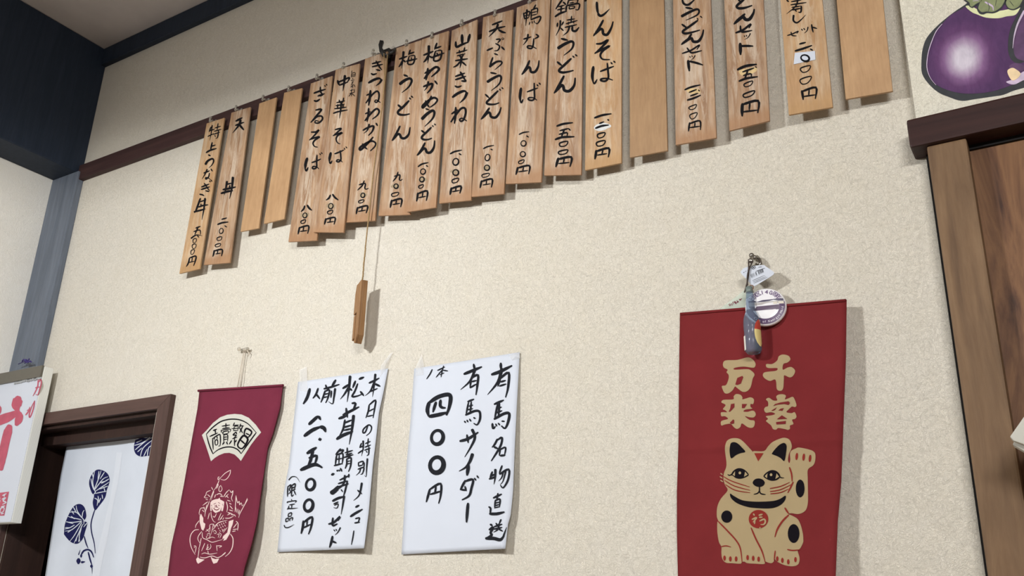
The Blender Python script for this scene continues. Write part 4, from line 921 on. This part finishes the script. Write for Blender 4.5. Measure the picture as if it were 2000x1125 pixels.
    def disc(prof, name, mats, par, mis=None):
        bm = bmesh.new(); rg = []
        for rr, y in prof: rg.append([bm.verts.new(Mx @ Vector((rr * math.cos(2 * math.pi * k / 48), y, rr * math.sin(2 * math.pi * k / 48)))) for k in range(48)])
        for j, (a, b) in enumerate(zip(rg, rg[1:])):
            for k in range(48):
                f = bm.faces.new((a[k], a[(k + 1) % 48], b[(k + 1) % 48], b[k])); f.smooth = True
                f.material_index = mis(j, k) if mis else 0
        bm.faces.new(rg[0]); bm.faces.new(rg[-1][::-1]); bmesh.ops.recalc_face_normals(bm, faces=bm.faces[:])
        return mk(name, bm, mats, par)
    bd = disc([(r * .96, .004), (r, .002), (r * .99, -.002), (r * .93, -.0045), (r * .5, -.0062), (r * .02, -.0066)], 'tin_badge', [plain('badge_white', (232, 230, 232), .25)], None)
    for_o = bd
    tag(bd, 'round white and purple tin badge pinned at the red towel top', 'badge', None)
    surf = lambda x, z: Mx @ Vector((x, -.0066 + (x * x + z * z) / (r * r) * .0022 - .0003, z))
    bm = bmesh.new()
    def band(poly, mi, k=0):
        vs = [Vector(p) * r for p in poly]; n = len(vs)
        rs = delaunay_2d_cdt(vs + [Vector((random.uniform(-1, 1) * r, random.uniform(-1, 1) * r)) for _ in range(120)], [], [list(range(n))], 1, 1e-6)
        q = [bm.verts.new(surf(v.x, v.y) - Vector((0, .00015 * k, 0))) for v in rs[0]]
        for f in rs[2]:
            ff = bm.faces.new([q[i] for i in f]); ff.normal_update(); ff.material_index = mi
            if ff.normal.y > 0: ff.normal_flip()
    arc = lambda a0, a1, rr, n=24: [(rr * math.cos(math.radians(a0 + (a1 - a0) * i / n)), rr * math.sin(math.radians(a0 + (a1 - a0) * i / n))) for i in range(n + 1)]
    band(arc(188, 372, .93) + arc(372, 188, .66), 0)                                            # purple lower arc
    band([(-.80, .36), (.84, .36), (.88, .24), (-.80, .24)], 1)                                  # roof line
    band([(-.80, .04), (.66, .04), (.66, -.22), (-.66, -.22)], 2)
    band([(-.80, .24), (.90, .24), (.92, .04), (-.80, .04)], 3)
    band([(.38, .20), (.56, .20), (.56, .08), (.38, .08)], 4, 1); band([(.62, .20), (.86, .20), (.88, .08), (.62, .08)], 4, 1)
    mk('badge_scene', bm, [plain('badge_purple', (72, 44, 84), .3), plain('badge_slate', (66, 60, 84), .3), plain('badge_mauve', (96, 80, 100), .3), plain('badge_grey', (176, 170, 168), .3), plain('badge_stone', (214, 206, 190), .3)], bd)
    bm = bmesh.new()
    def along(text, a0, a1, rr, size, mi, inward):
        n = len(text)
        for i, ch in enumerate(text):
            if ch == ' ': continue
            a = math.radians(a0 + (a1 - a0) * (i / max(n - 1, 1)))
            e = Vector((math.cos(a), math.sin(a))); tx = Vector((-e.y, e.x)) if inward else Vector((e.y, -e.x)); ty = -e if inward else e
            glyph(bm, ch, lambda x, y: surf(*((e * rr * r) + tx * x + ty * y)) + Vector((0, -.0004, 0)), size, mi)
    along('上京区140周年', 148, 36, .66, .0112, 0, False)
    along('City of Kamigyo Ward', 228, 352, .86, .0056, 1, True)
    mk('badge_lettering', bm, [plain('badge_ink', (86, 50, 110), .3), plain('badge_pale', (232, 226, 232), .3)], bd)
keyring()

# ------------------------------------------------------------------ cream board painted with aubergines
def board():
    yb = -.034
    x0 = at(1787, 218, yb).x; zb = ZL1 + .0005
    bm = bmesh.new(); box(bm, (x0, yb, zb), (1.6, -.0005, zb + .62), bev=.001)
    root = tag(mk('painted_board', bm, M['board'], None, at(1886, 108, yb)), 'cream board painted with purple aubergines above the right doorway', 'painted board')
    sh = Sheet([(1787, 0), (1787, 220)], [(2100, 0), (2100, 220)], -yb)
    t = NT('aubergine_paint'); co = t.coords()
    sv = t.n('ShaderNodeVectorMath', _operation='MULTIPLY'); sv.inputs[1].default_value = (17.5, 0, 12.5); t.l(co, sv.inputs[0])
    no = t.n('ShaderNodeTexNoise', Scale=34.0, Detail=5.0); t.l(co, no.inputs['Vector'])
    mv = t.n('ShaderNodeMix', _data_type='VECTOR'); mv.inputs[0].default_value = .10; t.l(sv.outputs[0], mv.inputs[4]); t.l(no.outputs['Color'], mv.inputs[5])
    ln = t.n('ShaderNodeVectorMath', _operation='LENGTH'); t.l(mv.outputs[1], ln.inputs[0])
    c1 = t.ramp(ln.outputs['Value'], [(.20, lin((206, 200, 208))), (.34, lin((176, 158, 178))), (.50, lin((132, 98, 136))), (.66, lin((98, 64, 104))), (.9, lin((84, 56, 94)))])
    st = t.noise(t.coords((1, 1, .35)), 60, 5, .7, 1)
    t.col(t.mix(.55, c1, t.ramp(st, [(.3, (.55, .5, .6, 1)), (.7, (1.1, 1.05, 1.1, 1))]), 'MULTIPLY')); t.set(Roughness=.7, Specular__IOR__Level=.2); aub = t.m
    mats = [plain('black_outline', (44, 46, 50), .7, .2, 60), aub, plain('yellow_green', (214, 216, 168), .7, .1, 40), plain('leaf_green', (128, 136, 96), .7, .25, 45), plain('lavender_rim', (196, 178, 200), .7, .15, 60),
            plain('bare_chip', (232, 206, 164), .8, .1, 60), plain('deep_aubergine', (86, 56, 92), .7, .25, 50)]
    bm = bmesh.new()
    fl = lambda q, off, mi: fill(bm, pts('U', q), sh, off, mi, smooth=True)
    fl('525,45 430,108 330,185 240,265 150,370 110,480 98,600 105,720 170,820 260,900 360,945 490,985 620,968 800,942 900,925 1000,885 1150,840 1300,760 1400,500 1350,200 1250,40 1100,-60 900,-60 640,-40', .0003, 0)
    fl('530,66 480,95 380,150 300,235 240,300 190,420 155,540 152,680 190,770 260,838 370,885 500,912 650,912 800,890 930,850 1050,798 1150,745 1240,660 1150,600 1040,620 975,580 945,500 947,380 972,270 1020,170 1060,90 1020,40 800,60 620,60', .0007, 1)
    fl('1115,80 1055,200 1012,330 998,480 1022,560 1080,590 1180,600 1280,560 1320,400 1280,180 1200,80', .0007, 6)
    fl('530,64 580,58 700,110 900,100 1050,60 1058,85 1015,145 930,160 850,178 730,172 640,140 590,118', .0011, 2)
    fl('500,-20 640,-30 700,5 640,45 600,78 565,62 555,35', .0014, 0); fl('520,-20 640,-30 688,5 630,38 592,66 572,55 566,25', .0018, 3)
    fl('640,70 690,-20 800,-40 925,-20 900,55 860,105 800,130 740,128 700,142 660,128', .0014, 0); fl('655,68 700,-20 800,-40 910,-20 885,55 845,92 795,115 735,112 690,118 664,98', .0018, 3)
    fl('915,20 960,-40 1100,-40 1080,50 1040,85 990,100 940,82', .0014, 0); fl('925,20 970,-40 1090,-40 1062,45 1030,75 990,88 945,72', .0018, 3)
    fl('925,800 1000,770 1090,700 1160,690 1180,740 1080,790 1000,826', .0011, 4)
    fl('960,640 1020,615 1100,640 1090,690 1020,700 970,680', .0013, 6)
    fl('938,690 985,662 1030,682 1066,718 1042,760 990,786 955,750', .0016, 5)
    write(bm, 'U', 't20 1100,110 1040,230 1005,350 990,470;n7 300,235 240,310 190,430 160,540 152,660 185,760 240,830;n16 720,20 790,60 800,100;n5 600,10 640,5 660,10', sh, .0020, 4)
    write(bm, 'U', 'n5 745,20 760,70 750,110;830,0 820,60;960,10 1000,60', sh, .0021, 0)
    mk('aubergine_painting', bm, mats, root)
board()

# ------------------------------------------------------------------ thick calendar at the left
def calendar():
    d1 = .056
    tr, br = at(98, 712, -d1), at(13, 1021, -d1)
    fx = at(86, 735, -d1).x * .8 + br.x * .2
    zt, zb = at(86, 716, -d1).z, br.z
    x0 = fx - .36
    bm = bmesh.new(); box(bm, (x0, -d1, zb), (fx, -.026, zt), bev=.0012)
    t = NT('calendar_pages'); co = t.coords()
    wv = t.n('ShaderNodeTexWave', Scale=90.0, Distortion=.6, _bands_direction='Y'); t.l(co, wv.inputs['Vector'])
    t.col(t.ramp(wv.outputs['Fac'], [(.2, lin((206, 206, 198))), (.6, lin((228, 228, 222)))])); t.set(Roughness=.8)
    root = tag(mk('wall_calendar', bm, [t.m], None, (fx - .18, -d1, zb)), 'thick white wall calendar with large pink characters hung at left', 'calendar')
    sh = Sheet([(-200, 740), (-260, 1030)], [(90, 716), (13, 1021)], d1)
    bm = bmesh.new(); a = at(40, 745, -d1)
    prism(bm, [(x0 + .002, -d1 - .0015, zt - .034), (fx - .003, -d1 - .0015, zt - .034), (fx - .003, -d1 - .0015, zb + .002), (x0 + .002, -d1 - .0015, zb + .002)], .0014)
    pg = mk('front_page', bm, M['paper'], root)
    bm = bmesh.new(); box(bm, (x0 - .002, -d1 - .007, zt - .034), (fx - .004, -d1 + .001, zt + .003), bev=.001); mk('binder_strip', bm, plain('olive_metal_strip', (92, 88, 78), .4), root)
    bm = bmesh.new()
    for k in range(24):
        xx = fx - .008 - k * .006; zz = zt - .0375 + random.uniform(-.0015, .0015)
        box(bm, (xx, -d1 - .005, zz - .004), (xx + .0055, -d1 - .0012, zz + .003), bev=.0006)
    mk('torn_stub', bm, plain('silver_foil_stub', (150, 152, 154), .3, .3, 90), root)
    bm = bmesh.new()
    write(bm, 'S', 'n92 178,492 160,560 168,600;n88 -160,770 -40,720 90,668 178,622;n70 190,640 185,690 160,745;n80 92,768 60,880 25,1050 10,1180;n80 -30,560 -25,650', sh, .0022)
    write(bm, 'T', 'n78 20,200 0,320', sh, .0022)
    write(bm, 'S', 'n12 372,308 368,370 345,425 322,466;380,330 398,305 402,345 388,400 368,456 350,450;346,388 385,378;n12 338,515 328,580 305,650 288,676 286,640 310,570 338,515;n13 250,652 275,620 292,575;t10 282,600 260,610', sh, .0022)
    fill(bm, pts('T', '-110,575 89,551 42,785 -150,795'), sh, .0020)
    mk('pink_lettering', bm, [plain('pink_print', (178, 80, 100), .7, .1, 40)], root)
    bm = bmesh.new(); write(bm, 'T', 'n11 25,590 62,570;45,575 40,600;n12 20,625 55,610 30,640 60,655 25,675;12,700 48,690;o9 8,715 40,708 32,745 2,752;n11 10,768 36,762;-10,590 0,625;-20,650 5,640;-30,700 -8,690;-35,740 -10,735', sh, .0026); mk('seal_lettering', bm, M['paper'], root)
    k = at(51, 703, -.045)
    bm = bmesh.new(); tube(bm, [at(43, 706, -.05), at(46, 702, -.05), at(52, 707, -.05), at(57, 701, -.05), at(55, 708, -.05), at(48, 709, -.05), at(60, 705, -.05)], .0022, 6)
    tube(bm, [at(36, 711, -.048), at(47, 706, -.05), at(62, 707, -.048)], .0016, 6); ball(bm, at(50, 704, -.05), .005)
    mk('hanging_cord', bm, plain('violet_cord', (58, 46, 110), .7), root)
calendar()

# ------------------------------------------------------------------ noren curtain in the left doorway
def noren():
    yb = .085
    L = [(137, 838), (118, 930), (104, 1020), (88, 1125), (76, 1200)]
    Rr = [(312, 815), (298, 900), (281, 1010), (262, 1125), (250, 1200)]
    def dep(u, v): return -yb + .006 * math.sin(u * 9 + v * 2) * v + .004 * math.sin(u * 17 + 1) * v
    sh = Sheet(L, Rr, dep)
    bm = bmesh.new(); sh.grid(bm, 40, 24, .0008)
    root = tag(mk('noren_curtain', bm, M['linen'], None, sh.p(220, 828)), 'white doorway curtain printed with dark blue leaves, in the left doorway', 'curtain')
    bm = bmesh.new()
    fill(bm, pts('V', '562,205 605,205 590,330 572,440 530,640 495,850 460,1000 435,1125 380,1125 405,1000 440,860 480,700 520,520 548,340'), sh, .0004)
    mk('centre_seam', bm, M['linen2'], root)
    bm = bmesh.new()
    for q in ('378,505 358,440 372,380 412,335 460,338 500,368 512,420 492,480 478,540 435,600 402,635 385,580 395,525', '172,800 178,740 205,670 245,605 290,588 325,615 338,680 322,715 345,730 330,790 310,850 270,885 220,870 175,820'): fill(bm, pts('V', q), sh, .0004, 0, smooth=True, step=6)
    write(bm, 'V', 'n8 403,625 385,680 372,740 378,805 396,880 404,955;n9 322,830 335,880 350,916;n12 300,965 318,938 350,928 376,945 392,985;n11 352,948 368,1010 380,1045;n20 376,1045 376,1060;t6 380,1060 381,1108;n30 280,1000 278,1030;n14 300,965 298,985;t16 304,1022 328,1018;t7 280,965 292,930', sh, .0008, 0)
    write(bm, 'V', 'n6 396,482 385,420 400,345;396,482 425,410 448,340;400,482 460,405 498,385;408,492 510,424;405,510 490,492;396,482 405,500 388,522;400,545 422,560 418,600;425,530 432,580;455,520 460,550;440,430 482,418;470,470 478,500;372,400 382,450 392,482;432,345 424,405;472,352 440,402;506,402 450,436;496,455 436,478;382,360 388,390;445,545 430,580'
          ';305,692 262,650 212,650;300,685 270,640 262,600;305,690 312,650 322,635;300,705 230,690 200,680;305,715 240,725 188,722;300,720 230,780 180,790;305,725 250,820 215,866;310,740 275,820 245,882;250,745 215,765 178,775;300,770 285,830 290,870;230,640 245,665;306,690 320,712 318,742;240,610 262,650;225,680 250,700;190,720 240,735;200,800 235,775;260,865 268,830;180,765 215,765;280,870 288,835;345,728 318,760'
          '', sh, .0016, 1)
    mk('leaf_print', bm, [M['indigo'], M['linen']], root)
    bm = bmesh.new()
    fill(bm, pts('V', '718,20 705,100 692,160 702,210 740,235 790,230 860,215 880,60 860,10 770,5'), sh, .0004, 0, smooth=True, step=6)
    write(bm, 'V', 'n6 722,70 780,95 838,60;700,108 725,100 750,80;698,152 760,130 838,70;702,185 780,120 838,90;740,233 762,170 832,110;792,230 802,170 832,150;705,60 770,40 840,48;712,130 752,112;765,233 790,180;822,226 834,190;720,200 752,170;745,60 800,70', sh, .0016, 1)
    mk('leaf_print', bm, [M['indigo'], M['linen']], root)
noren()

# ------------------------------------------------------------------ folded white paper at the right edge
def napkins():
    y = -.16
    root = tag(empty('paper_bundle', at(1990, 860, y)), 'folded white paper bundle at the right edge before the wooden door', 'paper')
    bm = bmesh.new(); prism(bm, [at(*p, y) for p in [(1972, 853), (2000, 813), (2060, 760), (2110, 800), (2070, 900), (2000, 868), (1980, 861)]], .02, bev=.002); mk('upper_fold', bm, M['fan'], root)
    bm = bmesh.new(); prism(bm, [at(*p, y + .012) for p in [(1977, 868), (1981, 861), (2040, 880), (2090, 900), (2080, 925), (2000, 881)]], .022, bev=.002); mk('lower_fold', bm, M['fan'], root)
    bm = bmesh.new(); box(bm, (at(2075, 850, y).x, y + .01, at(2075, 850, y).z - .01), (at(2075, 850, y).x + .008, -.008, at(2075, 850, y).z)); mk('holder_peg', bm, M['black'], root)
napkins()
